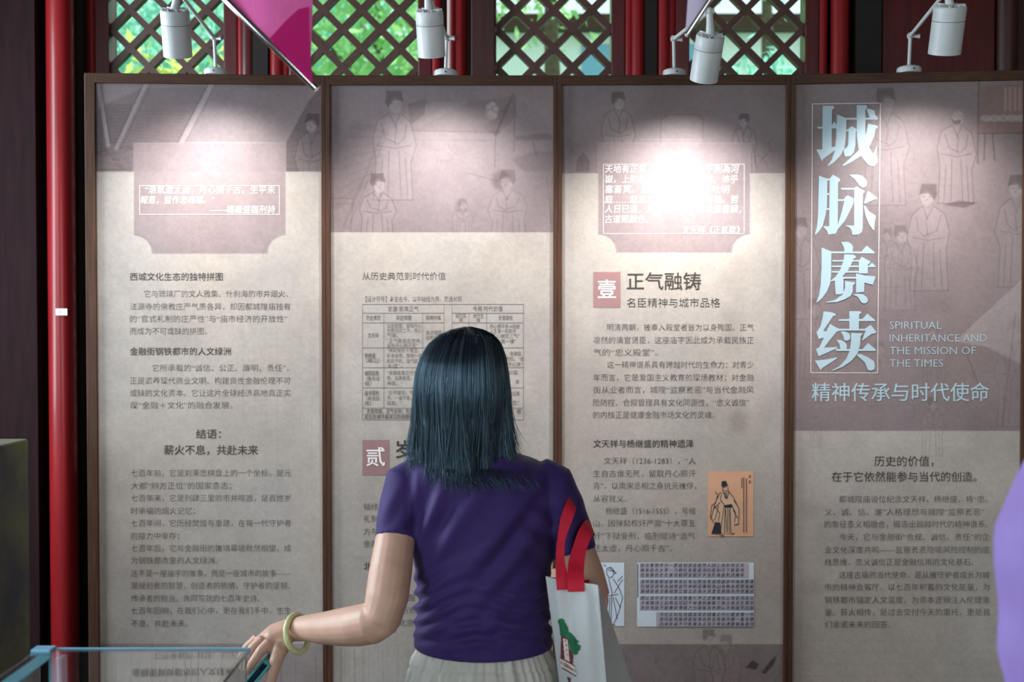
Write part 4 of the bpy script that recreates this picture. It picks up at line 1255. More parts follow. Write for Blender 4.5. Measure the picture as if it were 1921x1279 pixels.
# ------------------------------------------------------------------ people
def remesh(mb, name, voxel, smooth_it, m, parent, disp=None, extra_smooth=0.5):
    me = bpy.data.meshes.new('raw')
    me.from_pydata([tuple(p) for p in mb.v], [], mb.f)
    o = bpy.data.objects.new('raw', me)
    COL.objects.link(o)
    md = o.modifiers.new('r', 'REMESH'); md.mode = 'VOXEL'; md.voxel_size = voxel; md.adaptivity = 0
    sm = o.modifiers.new('s', 'SMOOTH'); sm.factor = extra_smooth; sm.iterations = smooth_it
    dg = bpy.context.evaluated_depsgraph_get()
    out = bpy.data.meshes.new_from_object(o.evaluated_get(dg))
    bpy.data.objects.remove(o)
    out.name = name
    n = len(out.vertices)
    co = np.zeros(n * 3); out.vertices.foreach_get('co', co); co = co.reshape(-1, 3)
    if disp is not None:
        no = np.zeros(n * 3); out.vertices.foreach_get('normal', no); no = no.reshape(-1, 3)
        co = disp(co, no)
    co = co - np.array(world_loc(parent)) if parent is not None else co
    out.vertices.foreach_set('co', co.ravel())
    out.materials.clear(); out.materials.append(m)
    out.update()
    return link_raw(name, out, parent)

def link_raw(name, me, parent):
    o = bpy.data.objects.new(name, me)
    COL.objects.link(o)
    if parent is not None:
        o.parent = parent
    me.polygons.foreach_set('use_smooth', [True] * len(me.polygons))
    return o

def gauss(x, c, s):
    return np.exp(-((x - c) / s) ** 2)

YB = 1.95
def K(u, v, Y=YB): return P(u, v, Y)
def px(n, Y=YB): return n / F * Y
def ring(u, v, hw, ry, dy=0.0):
    c = K(u, v)
    return (c.x, YB + dy, c.z, px(hw), ry)

woman = thing('person', (K(900, 1200).x, YB, 0), 'person seen from behind in a purple shirt reading the panels', 'person')
b = MB()
# head, neck, torso
hc = K(868, 722)
b.ball(hc + Vector((0, 0.005, 0.004)), (0.07, 0.078, 0.080))
b.ball(hc + Vector((0, 0.04, -0.05)), (0.055, 0.055, 0.062))
b.ball(hc + Vector((0, 0.098, -0.02)), (0.012, 0.016, 0.022))      # nose
b.ball(hc + Vector((0, 0.084, -0.062)), (0.022, 0.012, 0.008))     # lips
b.ball(hc + Vector((0, 0.082, -0.095)), (0.02, 0.014, 0.016))      # chin
for sg in (-1, 1):
    b.ball(hc + Vector((sg * 0.03, 0.082, 0.008)), (0.013, 0.008, 0.008))
    b.ball(hc + Vector((sg * 0.074, 0.005, -0.015)), (0.008, 0.018, 0.03))
b.tube([hc + Vector((0, -0.005, -0.06)), K(880, 830), K(888, 880)], [0.05, 0.046, 0.055], 20)
b.rings([ring(895, 862, 70, 0.05), ring(897, 885, 138, 0.066), ring(900, 930, 138, 0.078), ring(905, 1000, 124, 0.082), ring(906, 1090, 114, 0.078), ring(906, 1180, 116, 0.08), ring(908, 1260, 136, 0.09), ring(910, 1340, 148, 0.098), ring(910, 1420, 140, 0.09)])
# legs
for (u1, u2) in ((852, 862), (970, 960)):
    b.tube([K(u1, 1380), K((u1 + u2) / 2, 1700), K(u2, 1960), K(u2, 2130)], [0.075, 0.052, 0.042, 0.033], 18)
    ft = K(u2, 2165)
    b.tube([(ft.x, YB - 0.04, 0.045), (ft.x, YB + 0.06, 0.035), (ft.x, YB + 0.15, 0.025)], [0.034, 0.034, 0.024], 14)
# left arm, elbow bent outward, hand hanging beside the case
SH = K(768, 902)
EL = K(719, 1163, 1.845)
b.tube([SH, K(752, 960, 1.93), K(741, 1015, 1.905), K(733, 1070, 1.88), K(726, 1120, 1.862), K(716, 1158, 1.856), K(698, 1178, 1.862)], [px(38), px(37), px(36.5), px(39), px(39), px(36), px(24)], 20)
b.tube([K(733, 1140, 1.86), K(722, 1158, 1.855), K(700, 1168, 1.86), K(672, 1173, 1.88), K(640, 1176, 1.91), K(606, 1178, 1.945), K(575, 1178, 1.975), K(553, 1180, 1.995)],
       [px(22, 1.86), px(34, 1.86), px(39, 1.87), px(38.5, 1.88), px(35, 1.91), px(30, 1.94), px(24.5, 1.97), px(22.5, 2.0)], 20)
b.ball(K(716, 1172, 1.85), px(25))
HY = 2.0
b.tube([K(556, 1180, HY), K(538, 1183, HY), K(516, 1192, HY), K(496, 1206, HY), K(484, 1218, HY)], [px(21.5, HY), px(21, HY), px(22, HY), px(19, HY), px(12, HY)], 18,
       ry=[0.025, 0.031, 0.038, 0.04, 0.032], up=(0.3, 0, 1))
b.tube([K(538, 1192, HY - .01), K(528, 1208, HY - .025), K(520, 1230, HY - .035)], [px(15, HY), px(18, HY), px(15, HY)], 16)
# thumb
b.tube([K(525, 1220, HY - .035), K(516, 1244, HY - .05), K(510, 1268, HY - .055), K(503, 1292, HY - .055), K(500, 1304, HY - .055)], [0.0150, 0.0124, 0.0108, 0.0098, 0.0066], 14)
# four fingers, each bent
FING = [[(506, 1204, -.056), (490, 1220, -.068), (473, 1244, -.066), (464, 1262, -.056)],
        [(494, 1198, -.028), (474, 1216, -.038), (461, 1241, -.035), (457, 1257, -.028)],
        [(484, 1196, 0.002), (463, 1215, -.004), (453, 1240, -.002), (450, 1255, 0.005)],
        [(488, 1200, 0.030), (468, 1220, 0.028), (458, 1241, 0.030), (456, 1252, 0.035)]]
for i, f in enumerate(FING):
    r0 = [0.0098, 0.0098, 0.0094, 0.0084][i]
    b.tube([K(u, v, HY + y) for u, v, y in f], [r0 * 1.08, r0, r0 * 0.86, r0 * 0.62], 12)
# right arm, hanging, forearm turned forwards to the panel
b.tube([K(1030, 905), K(1052, 965, 1.945), K(1078, 1030, 1.94), K(1096, 1080, 1.935), K(1107, 1122, 1.935)], [px(40), px(39), px(37), px(38), px(38)], 20)
b.tube([K(1107, 1126, 1.94), K(1098, 1130, 2.0), K(1080, 1120, 2.07), K(1064, 1105, 2.13)], [px(36), px(34), px(28), px(22)], 18)
hp = [K(1064, 1105, 2.13), K(1050, 1098, 2.17), K(1042, 1094, 2.205)]
b.tube(hp, [0.02, 0.026, 0.022], 14, ry=[0.018, 0.03, 0.032])
for i in range(4):
    z = K(1042, 1082 + 9 * i, 2.205)
    b.tube([z, z + Vector((-0.012, 0.028, 0.004)), z + Vector((-0.03, 0.042, 0.0)), z + Vector((-0.042, 0.034, -0.002))], [0.0088, 0.0082, 0.0076, 0.0055], 10)
b.tube([K(1052, 1086, 2.16), K(1046, 1076, 2.2), K(1040, 1074, 2.225)], [0.012, 0.0095, 0.0065], 10)
remesh(b, 'body', 0.0026, 3, M_SKIN, woman)

# shirt
s = MB()
s.rings([ring(890, 836, 44, 0.05, 0.005), ring(893, 848, 70, 0.058), ring(896, 860, 106, 0.066), ring(897, 876, 140, 0.074), ring(899, 900, 152, 0.083), ring(901, 940, 148, 0.094), ring(904, 1000, 138, 0.1), ring(906, 1060, 129, 0.099),
         ring(906, 1120, 126, 0.096), ring(906, 1175, 129, 0.1), ring(907, 1205, 131.5, 0.104), ring(907, 1211, 131.5, 0.105)], 64)
s.tube([K(790, 888), K(766, 905, 1.945), K(754, 950, 1.93), K(746, 990, 1.915), K(743.5, 1011, 1.905)], [px(36), px(45), px(43.5), px(40), px(38.5)], 28)
s.tube([K(1005, 886), K(1032, 905), K(1053, 955, 1.945), K(1071, 1005, 1.94), K(1079, 1036, 1.935)], [px(34), px(45), px(45), px(42.5), px(41)], 28)
def shirt_folds(co, no):
    u, v = proj(co)
    d = np.zeros(len(co))
    back = np.clip(-no[:, 1] * 1.5 + 0.3, 0, 1)
    # waist ruching, strongest on the left side
    w = gauss(v, 1150, 62)
    side = 0.45 + 0.9 * gauss(u, 785, 60) + 0.5 * gauss(u, 1000, 60)
    d += 0.0048 * w * side * np.sin((v + 0.10 * (u - 900) + 14 * np.sin(u / 33.0)) / 4.4)
    d += 0.0041 * gauss(v, 1190, 45) * np.sin((v - 0.12 * np.abs(u - 905) + 6 * np.sin(u / 50.0)) / 5.6)
    # long diagonal drags over the back
    q = (u - 900) * 0.74 + (v - 1000) * 0.67
    d += 0.0054 * back * gauss(v, 1020, 95) * gauss(u, 930, 95) * np.sin(q / 9.5 + 1.2 * np.sin(v / 60))
    q = (u - 800) * 0.85 + (v - 960) * 0.35
    d += 0.0071 * back * gauss(v, 940, 70) * gauss(u, 805, 45) * np.sin(q / 7.0)
    d += 0.0048 * gauss(v, 1000, 60) * gauss(u, 1030, 40) * np.sin(((u - 1030) * 0.6 - (v - 1000) * 0.8) / 7.0)
    # sleeve hems, shoulder seams
    d += 0.0012 * np.sin(v / 11 + u / 8) * back
    d -= 0.0022 * gauss(np.hypot((u - 777) * 0.9, 0) + 0.0 * v, 12, 4) * (v < 1000) * (v > 880) * 0.6
    d -= 0.0016 * gauss(v - 0.16 * (u - 743), 999, 1.6) * (u < 785) * (u > 700)
    d *= np.clip((co[:, 2] - co[:, 2].min() - 0.008) / 0.03, 0, 1)
    d *= 1 - np.clip((v - 985) / 15, 0, 1) * (u < 785) * (v < 1030)
    d *= 1 - np.clip((v - 1010) / 15, 0, 1) * (u > 1045) * (v < 1070)
    return co + no * d[:, None]
remesh(s, 'shirt', 0.0042, 5, M_SHIRT, woman, shirt_folds)

# trousers with a gathered elastic waist
s = MB()
s.rings([ring(907, 1185, 116, 0.09), ring(907, 1206, 121, 0.094), ring(907, 1222, 127, 0.099), ring(908, 1240, 138, 0.106), ring(909, 1280, 149, 0.114), ring(910, 1340, 158, 0.12), ring(910, 1420, 156, 0.115), ring(910, 1470, 150, 0.105)], 72)
for (u1, u2) in ((846, 856), (974, 964)):
    s.tube([K(u1, 1420), K((u1 + u2) / 2, 1700), K(u2, 1980), K(u2, 2110)], [0.09, 0.082, 0.078, 0.076], 24)
def waist_gathers(co, no):
    u, v = proj(co)
    ang = np.arctan2(co[:, 1] - YB, co[:, 0] - K(907, 1200).x)
    g = gauss(v, 1238, 34) + 0.6 * gauss(v, 1290, 50)
    d = 0.0024 * g * np.sin(ang * 46 + 2 * np.sin(ang * 9)) + 0.0035 * gauss(v, 1320, 110) * np.sin(ang * 17 + 1.3 * np.sin(ang * 5))
    d -= 0.003 * gauss(v, 1252 - 8 * np.sin(ang), 3)
    return co + no * d[:, None]
remesh(s, 'trousers', 0.0042, 3, M_TROUSER, woman, waist_gathers)
for u2 in (862, 960):
    ft = K(u2, 2165)
    MB().tube([(ft.x, YB - 0.075, 0.04), (ft.x, YB - 0.03, 0.045), (ft.x, YB + 0.07, 0.04), (ft.x, YB + 0.17, 0.03), (ft.x, YB + 0.19, 0.025)], [0.03, 0.041, 0.042, 0.036, 0.02], 18,
              ry=[0.03, 0.042, 0.046, 0.04, 0.02]).build('shoe', M_SHOE, woman, smooth=60)

# hair: a solid bob under layers of strands
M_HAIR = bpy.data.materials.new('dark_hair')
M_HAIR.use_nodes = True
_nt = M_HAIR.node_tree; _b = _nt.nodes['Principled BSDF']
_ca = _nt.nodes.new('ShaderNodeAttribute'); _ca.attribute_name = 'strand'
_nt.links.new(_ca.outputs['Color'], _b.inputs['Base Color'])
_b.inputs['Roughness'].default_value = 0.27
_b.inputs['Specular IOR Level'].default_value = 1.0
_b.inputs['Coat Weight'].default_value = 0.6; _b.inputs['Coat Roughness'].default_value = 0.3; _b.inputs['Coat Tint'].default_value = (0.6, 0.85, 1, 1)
_b.inputs['Specular Tint'].default_value = (0.5, 0.78, 1.0, 1)  # blue tints put the cool daylight sheen into the hair material
prof_v = np.array([612, 618, 628, 645, 670, 700, 740, 790, 830, 860, 885, 915, 940])
prof_w = np.array([3, 30, 52, 69, 81, 88, 92, 93, 95, 97, 102, 106, 104])
prof_c = np.array([877, 876, 875, 872, 869, 867, 867, 867, 866, 867, 868, 868, 868])
def hair_r(v): return np.interp(v, prof_v, prof_w), np.interp(v, prof_v, prof_c)
hv, hf, hcol = [], [], []
def strand(pts, r, col):
    n = len(pts); o = len(hv)
    for i, p in enumerate(pts):
        t = (pts[min(i + 1, n - 1)] - pts[max(i - 1, 0)]); t = t / (np.linalg.norm(t) + 1e-9)
        a = np.cross(t, (0, 1, 0.2)); a /= np.linalg.norm(a) + 1e-9
        bb = np.cross(t, a)
        rr = r * (1.0 if i < n - 3 else (n - 1 - i) / 3.0 * 0.85 + 0.15)
        for k in range(3):
            w = 2.0944 * k
            hv.append(p + rr * (math.cos(w) * a + math.sin(w) * bb)); hcol.append(col)
    for i in range(n - 1):
        for k in range(3):
            hf.append((o + 3 * i + k, o + 3 * i + (k + 1) % 3, o + 3 * i + 3 + (k + 1) % 3, o + 3 * i + 3 + k))
def hair_point(phi, v, shrink=1.0, du=0.0):
    w, c = hair_r(v)
    q = K(c + du, v)
    depth = px(w) * 1.02
    f = -math.cos(phi)                      # back of the head towards the viewer
    return np.array([q.x + px(w) * math.sin(phi) * shrink, YB + 0.0 + depth * f * shrink * (1.0 if f < 0 else 0.9), q.z])
for n_ in range(3300):
    phi = RNG.uniform(-2.15, 2.15) if n_ % 4 else RNG.uniform(-1.2, 1.2)
    lay = RNG.uniform(0.86, 1.0) ** 1.0
    vend = RNG.normal(872, 22) - 8 * abs(phi)
    if n_ % 5 == 0: vend = RNG.normal(895, 14)
    vend = min(vend, 928)
    vs_ = np.concatenate([np.linspace(613 + RNG.uniform(0, 8), 660, 6), np.linspace(672, vend, 13)])
    lock = 0.10 * math.sin(phi * 13 + 1.0) + 0.03 * math.sin(phi * 31)
    flip = RNG.normal(0, 0.035)
    curl = RNG.normal(0.0, 0.03) + (0.05 if phi > 0.9 else 0)
    pts = []
    ph0 = phi + RNG.normal(0, 0.05)
    for k, v in enumerate(vs_):
        q = k / (len(vs_) - 1)
        lw = max(0.0, q - 0.45) / 0.55
        ph = ph0 + lock * lw * 1.6 + flip * lw ** 2 * 2
        sh = lay * (1 - 0.20 * lw ** 1.3 * (0.55 + 0.6 * abs(math.sin(phi * 5.5)))) + curl * lw ** 3 * 2
        if abs(phi) > 1.2: sh = lay * (1 - 0.03 * lw) + curl * lw ** 3 * 2.2
        pts.append(hair_point(ph, v, sh))
    tone = RNG.uniform(0.7, 1.3)
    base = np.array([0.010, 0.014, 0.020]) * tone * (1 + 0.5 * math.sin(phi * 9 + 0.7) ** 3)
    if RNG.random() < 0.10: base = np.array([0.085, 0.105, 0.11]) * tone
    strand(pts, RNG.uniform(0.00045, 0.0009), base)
# loose flyaway hairs
for n_ in range(150):
    side = RNG.choice([-1, 1])
    phi = side * RNG.uniform(1.1, 1.75)
    v0 = RNG.uniform(640, 800); v1 = RNG.uniform(840, 905)
    fl = RNG.uniform(0.02, 0.16) if side < 0 else RNG.uniform(0.02, 0.3) * (RNG.random() < 0.6) + 0.03
    pts = []
    for k in range(12):
        q = k / 11
        pts.append(hair_point(phi, v0 + (v1 - v0) * q * (1 - 0.12 * q * (side > 0)), 1.0 + fl * q ** 2.6))
    strand(pts, 0.00035, np.array([0.02, 0.026, 0.03]))
for n_ in range(120):                        # a few tips lying on the shirt back
    uu = RNG.normal(905, 45); v0 = 868
    pts = []
    lean = RNG.normal(8, 16)
    for k in range(9):
        q = k / 8
        v = v0 + 38 * q * RNG.uniform(0.92, 1.0)
        c = K(uu + lean * q ** 1.5, v)
        pts.append(np.array([c.x, YB - 0.072 - 0.028 * q ** 0.8 - 0.008, c.z]))
    strand(pts, 0.0005, np.array([0.014, 0.022, 0.026]))
me = bpy.data.meshes.new('hair')
# solid under-shell
und = MB()
rr = []
for v in (616, 622, 632, 650, 675, 705, 745, 790, 830, 856):
    w, c = hair_r(v)
    q = K(c, v)
    f = 0.93 if v < 800 else 0.93 - (v - 800) / 56 * 0.2
    rr.append((q.x, YB - 0.0, q.z, px(w) * f, px(w) * f))
und.rings(rr, 48)
nb = len(hv)
allv = [tuple(p) for p in hv] + und.v
allf = hf + [tuple(i + nb for i in f) for f in und.f]
wl = np.array(world_loc(woman))
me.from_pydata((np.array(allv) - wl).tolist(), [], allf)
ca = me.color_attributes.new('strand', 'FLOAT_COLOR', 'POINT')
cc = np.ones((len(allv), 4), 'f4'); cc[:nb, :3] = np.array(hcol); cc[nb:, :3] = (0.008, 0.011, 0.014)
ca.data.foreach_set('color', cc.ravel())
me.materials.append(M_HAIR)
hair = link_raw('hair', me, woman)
hair['label'] = 'shoulder length dark hair with a blue sheen'

# jade bangle on the left wrist
c = Vector(K(554, 1184, 1.99))
R = Vector((0.88, -0.38, 0.26)).normalized()
s = MB()
ang = [2 * math.pi * k / 40 for k in range(41)]
Mq = R.to_track_quat('Z', 'Y').to_matrix().to_4x4()
pts = [Matrix.Translation(c + Vector((0.004, 0, -0.004))) @ Mq @ Vector((0.034 * math.cos(a), 0.034 * math.sin(a), 0)) for a in ang]
s.tube(pts, 0.0058, 14, cap=False)
g = s.build('bangle', M_JADE, woman, smooth=True)
g['label'] = 'pale green jade bangle'

# phone held in the left hand
A = Vector(K(506, 1236, 1.955)); Bv = Vector(K(438, 1318, 1.965))
d = (Bv - A).normalized()
wdir = (Vector((0.18, 1.0, 0.12)) - d * Vector((0.18, 1.0, 0.12)).dot(d)).normalized()
n = d.cross(wdir)
Mp = Matrix((wdir, n, d)).transposed().to_4x4()
Mp.translation = A
t = thing('phone', A, 'teal cased phone held in the hanging left hand of the woman', 'phone')
hw = 0.019
MB().box(-hw, hw, -0.005, 0.005, 0.002, 0.15, M=Mp).build('phone_body', M_NAVY, t, bevel=0.003)
s = MB()
s.box(-hw - 0.001, hw + 0.001, 0.005, 0.0095, 0.0, 0.152, M=Mp)
s.box(-hw - 0.001, hw + 0.001, -0.009, -0.005, 0.0, 0.152, M=Mp)
s.box(-hw - 0.001, hw + 0.001, -0.005, 0.005, 0.0, 0.002, M=Mp)
s.build('case', M_TEAL, t, bevel=0.0015)

# tote bag on the right arm
t = thing('tote_bag', K(1085, 1090, 1.83), 'white canvas tote bag with red handles hanging from the right arm of the woman', 'bag')
def lerp(a, b, q): return a + (b - a) * q
FLt, FRt = K(1025, 1081, 1.855), K(1121, 1097, 1.80)
FLb, FRb = K(1072, 1450, 1.86), K(1152, 1462, 1.78)
BLt, BRt = K(1040, 1083, 1.875), K(1127, 1106, 1.868)
BLb, BRb = K(1110, 1440, 1.95), K(1240, 1446, 1.90)
def face(name, q0, q1, q2, q3, m, bulge, nx=24, ny=40, thick=0.0016, foldf=None):
    """quad sheet: q0 top-left, q1 top-right, q2 bottom-right, q3 bottom-left"""
    s = MB(); vs = []; fs = []
    nrm = (q3 - q0).cross(q1 - q0).normalized()
    if nrm.y > 0: nrm = -nrm
    for j in range(ny + 1):
        for i in range(nx + 1):
            a, bq = i / nx, j / ny
            p = lerp(lerp(q0, q1, a), lerp(q3, q2, a), bq)
            k = bulge * math.sin(math.pi * a) ** 0.8 * math.sin(math.pi * min(1, bq * 0.85 + 0.02))
            if foldf: k += foldf(a, bq)
            vs.append(p + nrm * k)
    N = len(vs)
    vs += [p - nrm * thick for p in vs]
    W = nx + 1
    for j in range(ny):
        for i in range(nx):
            a = j * W + i
            fs.append((a, a + W, a + W + 1, a + 1)); fs.append((N + a, N + a + 1, N + a + W + 1, N + a + W))
    rim = [i for i in range(W)] + [j * W + nx for j in range(1, ny + 1)] + [ny * W + i for i in range(nx - 1, -1, -1)] + [j * W for j in range(ny - 1, 0, -1)]
    for a, bq in zip(rim, rim[1:] + rim[:1]):
        fs.append((a, bq, N + bq, N + a))
    s.add(vs, fs)
    return s.build(name, m, t, smooth=40)
def fold1(a, bq):
    k = 0.0035 * math.exp(-((a - 0.22 - 0.12 * bq) / 0.07) ** 2) * math.exp(-((bq - 0.15) / 0.25) ** 2)
    k -= 0.004 * math.exp(-((a - 0.36 - 0.3 * bq) / 0.06) ** 2) * math.exp(-((bq - 0.1) / 0.3) ** 2)
    k += 0.0022 * math.sin(a * 9 + bq * 5) * (1 - bq * 0.4)
    k -= 0.0012 * math.exp(-((bq - 0.085 - 0.01 * a) / 0.006) ** 2)
    k -= 0.006 * math.exp(-((a - 0.9) / 0.07) ** 2) * math.exp(-((bq - 0.25) / 0.3) ** 2)
    return k
front = face('front_sheet', FLt, FRt, FRb, FLb, M_CANVAS, 0.010, foldf=fold1)
face('side_sheet', FRt, BRt, BRb, FRb, M_CANVAS, -0.004, nx=12)
face('side_sheet', BLt, FLt, FLb, BLb, M_CANVAS, 0.0, nx=8)
face('back_sheet', BLt, BRt, BRb, BLb, M_CANVAS, -0.004, nx=16)
MB().add([FLb, FRb, BRb, BLb], [(0, 1, 2, 3)]).build('bottom_sheet', M_CANVAS, t)
s = MB()
s.tube([lerp(FRt, FRb, q) + Vector((0, -0.0012, 0)) for q in np.linspace(0.0, 1, 20)], 0.0017, 8)
s.build('seam', M_CANVAS, t, smooth=True)
def strap(path, w, wv):
    s = MB(); vs = []; fs = []
    pts = [Vector(K(*q)) for q in path]
    fine = []
    for i in range(len(pts) - 1):
        p0 = pts[max(0, i - 1)]; p1 = pts[i]; p2 = pts[i + 1]; p3 = pts[min(len(pts) - 1, i + 2)]
        for k in range(8):
            q = k / 8
            fine.append(0.5 * ((2 * p1) + (p2 - p0) * q + (2 * p0 - 5 * p1 + 4 * p2 - p3) * q * q + (3 * p1 - p0 - 3 * p2 + p3) * q ** 3))
    fine.append(pts[-1])
    n = len(fine)
    for i, p in enumerate(fine):
        tdir = (fine[min(i + 1, n - 1)] - fine[max(0, i - 1)]).normalized()
        f = i / (n - 1) * (len(path) - 1)
        k = int(min(f, len(path) - 2)); q = f - k
        side = lerp(Vector(wv[k][:3]), Vector(wv[k + 1][:3]), q)
        ww = w * lerp(wv[k][3], wv[k + 1][3], q)
        side = (side - tdir * side.dot(tdir)).normalized()
        nn = tdir.cross(side) * 0.0011
        vs += [p - side * ww + nn, p + side * ww + nn, p + side * ww - nn, p - side * ww - nn]
    for i in range(n - 1):
        o = 4 * i
        for k in range(4):
            fs.append((o + k, o + (k + 1) % 4, o + 4 + (k + 1) % 4, o + 4 + k))
    fs += [(0, 3, 2, 1), (4 * n - 4, 4 * n - 3, 4 * n - 2, 4 * n - 1)]
    s.add(vs, fs)
    return s.build('handle', M_STRAP, t, smooth=40)
X1 = (1, 0, 0, 1.0)
strap([(1057, 1106, 1.828), (1055, 1086, 1.832), (1051, 1052, 1.855), (1053, 1012, 1.872), (1062, 975, 1.884), (1071, 950, 1.898), (1078, 938, 1.938), (1072, 950, 1.985), (1075, 1030, 1.995), (1070, 1085, 1.90)], 0.0112,
      [X1, X1, (1, 0, 0, 0.7), (1, 0.1, 0, 0.62), (1, 0.2, -0.2, 0.95), (0.8, 0.3, -0.6, 1.0), (0.3, 0.2, -1, 1.0), (-0.4, 0, -1, 1.0), (-1, 0, -0.3, 1), (-1, 0, 0, 1)])
strap([(1081, 1110, 1.808), (1080, 1089, 1.815), (1081, 1058, 1.848), (1087, 1030, 1.868), (1096, 1004, 1.884), (1104, 990, 1.902), (1110, 990, 1.94), (1104, 1006, 1.985), (1100, 1050, 1.99), (1090, 1092, 1.89)], 0.0142,
      [X1, X1, X1, (1, 0.1, -0.1, 0.85), (1, 0.2, -0.3, 0.9), (0.7, 0.4, -0.7, 0.95), (0.3, 0.2, -1, 1), (-0.4, 0, -1, 1), (-1, 0, -0.3, 1), (-1, 0, 0, 1)])
# printed emblem on the bag front: tree, maroon gate with a white sign, ribbon of writing
def bag_uv(pts, lift=0.0016):
    """photograph positions on the front sheet"""
    out = []
    q0, q1, q2, q3 = FLt, FRt, FRb, FLb
    nrm = (q3 - q0).cross(q1 - q0).normalized()
    if nrm.y > 0: nrm = -nrm
    for (u, v) in pts:
        D = (P(u, v, 2.0) - Vector((0, 0, CAM_Z)))
        C0 = Vector((0, 0, CAM_Z))
        base = q0
        tt = (base - C0).dot(nrm) / D.dot(nrm)
        p = C0 + D * tt
        for it in range(4):
            bq = min(1, max(0, (p - lerp(q0, q1, 0.5)).dot((q3 - q0).normalized()) / (q3 - q0).length))
            L_, R_ = lerp(q0, q3, bq), lerp(q1, q2, bq)
            a = min(1, max(0, (p - L_).dot(R_ - L_) / (R_ - L_).length_squared))
            k = 0.010 * math.sin(math.pi * a) ** 0.8 * math.sin(math.pi * min(1, bq * 0.85 + 0.02)) + fold1(a, bq)
            surf = lerp(L_, R_, a) + nrm * (k + lift)
            tt = (surf - C0).dot(nrm) / D.dot(nrm)
            p = C0 + D * tt
        out.append(p)
    return out
def emblem(name, polys, m, lift):
    s = MB()
    for pl in polys:
        st = 7.0
        xs = np.arange(min(q[0] for q in pl), max(q[0] for q in pl), st); ys = np.arange(min(q[1] for q in pl), max(q[1] for q in pl), st)
        for x in xs:
            for y in ys:
                ins = False
                for (x0, y0), (x1, y1) in zip(pl, pl[1:] + pl[:1]):
                    if (y0 > y + st / 2) != (y1 > y + st / 2) and x + st / 2 < (x1 - x0) * (y + st / 2 - y0) / (y1 - y0) + x0: ins = not ins
                if ins:
                    q = bag_uv([(1030 + a / 9.2, 1140 + b / 9.2) for a, b in ((x, y), (x, y + st), (x + st, y + st), (x + st, y))], lift)
                    s.add(q, [(0, 1, 2, 3)])
    return s.build(name, m, front)
emblem('tree_print', [[(150, 240), (165, 195), (215, 180), (262, 205), (275, 250), (300, 290), (325, 340), (340, 410), (400, 450), (445, 510), (470, 550), (525, 575), (480, 600), (500, 630), (558, 660), (530, 690), (535, 725), (490, 750), (495, 790), (450, 815), (400, 790),
                       (370, 720), (340, 600), (300, 500), (235, 470), (200, 500), (185, 400), (175, 300)]], M_GREEN, 0.0014)
emblem('gate_print', [[(205, 500), (250, 470), (330, 530), (350, 700), (420, 820), (410, 900), (405, 985), (200, 870)], [(180, 850), (250, 880), (450, 1000), (445, 1012), (240, 895), (180, 865)], [(215, 1025), (300, 1070), (470, 1175), (465, 1190), (290, 1085), (215, 1040)], [(310, 1190), (365, 1210), (370, 1300), (340, 1300)]], M_MAROON, 0.0017)
emblem('sign_print', [[(240, 525), (318, 545), (358, 930), (270, 890)], [(190, 880), (250, 900), (445, 1015), (468, 1160), (300, 1060), (205, 1010)]], M_CREAM, 0.0020)
s = MB()
def bag_text(st, path, sz):
    for i, ch in enumerate(st):
        u, v = path[0][0] + (path[1][0] - path[0][0]) * i / max(1, len(st) - 1), path[0][1] + (path[1][1] - path[0][1]) * i / max(1, len(st) - 1)
        co, fs = glyphs(ch, 0.008)
        m0 = co.mean(0)
        pts = bag_uv([(u + (x - m0[0]) * sz * 0.8, v - (y - m0[1]) * sz + (x - m0[0]) * sz * 0.4) for x, y in co], 0.0024)
        s.add(pts, fs)
bag_text('人工服务中心', ((1054, 1243), (1077, 1258)), 7.5)
bag_text('北京城市', ((1061, 1202), (1065, 1228)), 5)
s.build('emblem_lettering', M_INK, front)

# ------------------------------------------------------------------ second visitor, close to the camera on the right
YV = 1.0
vis = thing('person', (0.69, YV, 0), 'person in a lavender shirt at the right edge, close and out of focus', 'person')
b = MB()
cx = 0.696
hc = Vector((cx, YV + 0.02, 1.63))
b.ball(hc, (0.075, 0.095, 0.105)); b.ball(hc + Vector((0, 0.035, -0.055)), (0.058, 0.06, 0.07)); b.ball(hc + Vector((0, 0.102, -0.015)), (0.012, 0.016, 0.024))
b.ball(hc + Vector((0, 0.088, -0.062)), (0.022, 0.012, 0.008))
for sg in (-1, 1):
    b.ball(hc + Vector((sg * 0.031, 0.084, 0.012)), (0.013, 0.008, 0.008)); b.ball(hc + Vector((sg * 0.078, 0.0, -0.012)), (0.008, 0.018, 0.03))
b.tube([hc + Vector((0, 0, -0.06)), (cx, YV, 1.49), (cx, YV, 1.42)], [0.056, 0.054, 0.06], 18)
b.rings([(cx, YV, 1.44, 0.08, 0.06), (cx, YV, 1.40, 0.16, 0.08), (cx, YV, 1.3, 0.165, 0.095), (cx, YV, 1.1, 0.14, 0.09), (cx, YV, 0.95, 0.155, 0.1), (cx, YV, 0.85, 0.16, 0.1), (cx, YV, 0.78, 0.15, 0.09)])
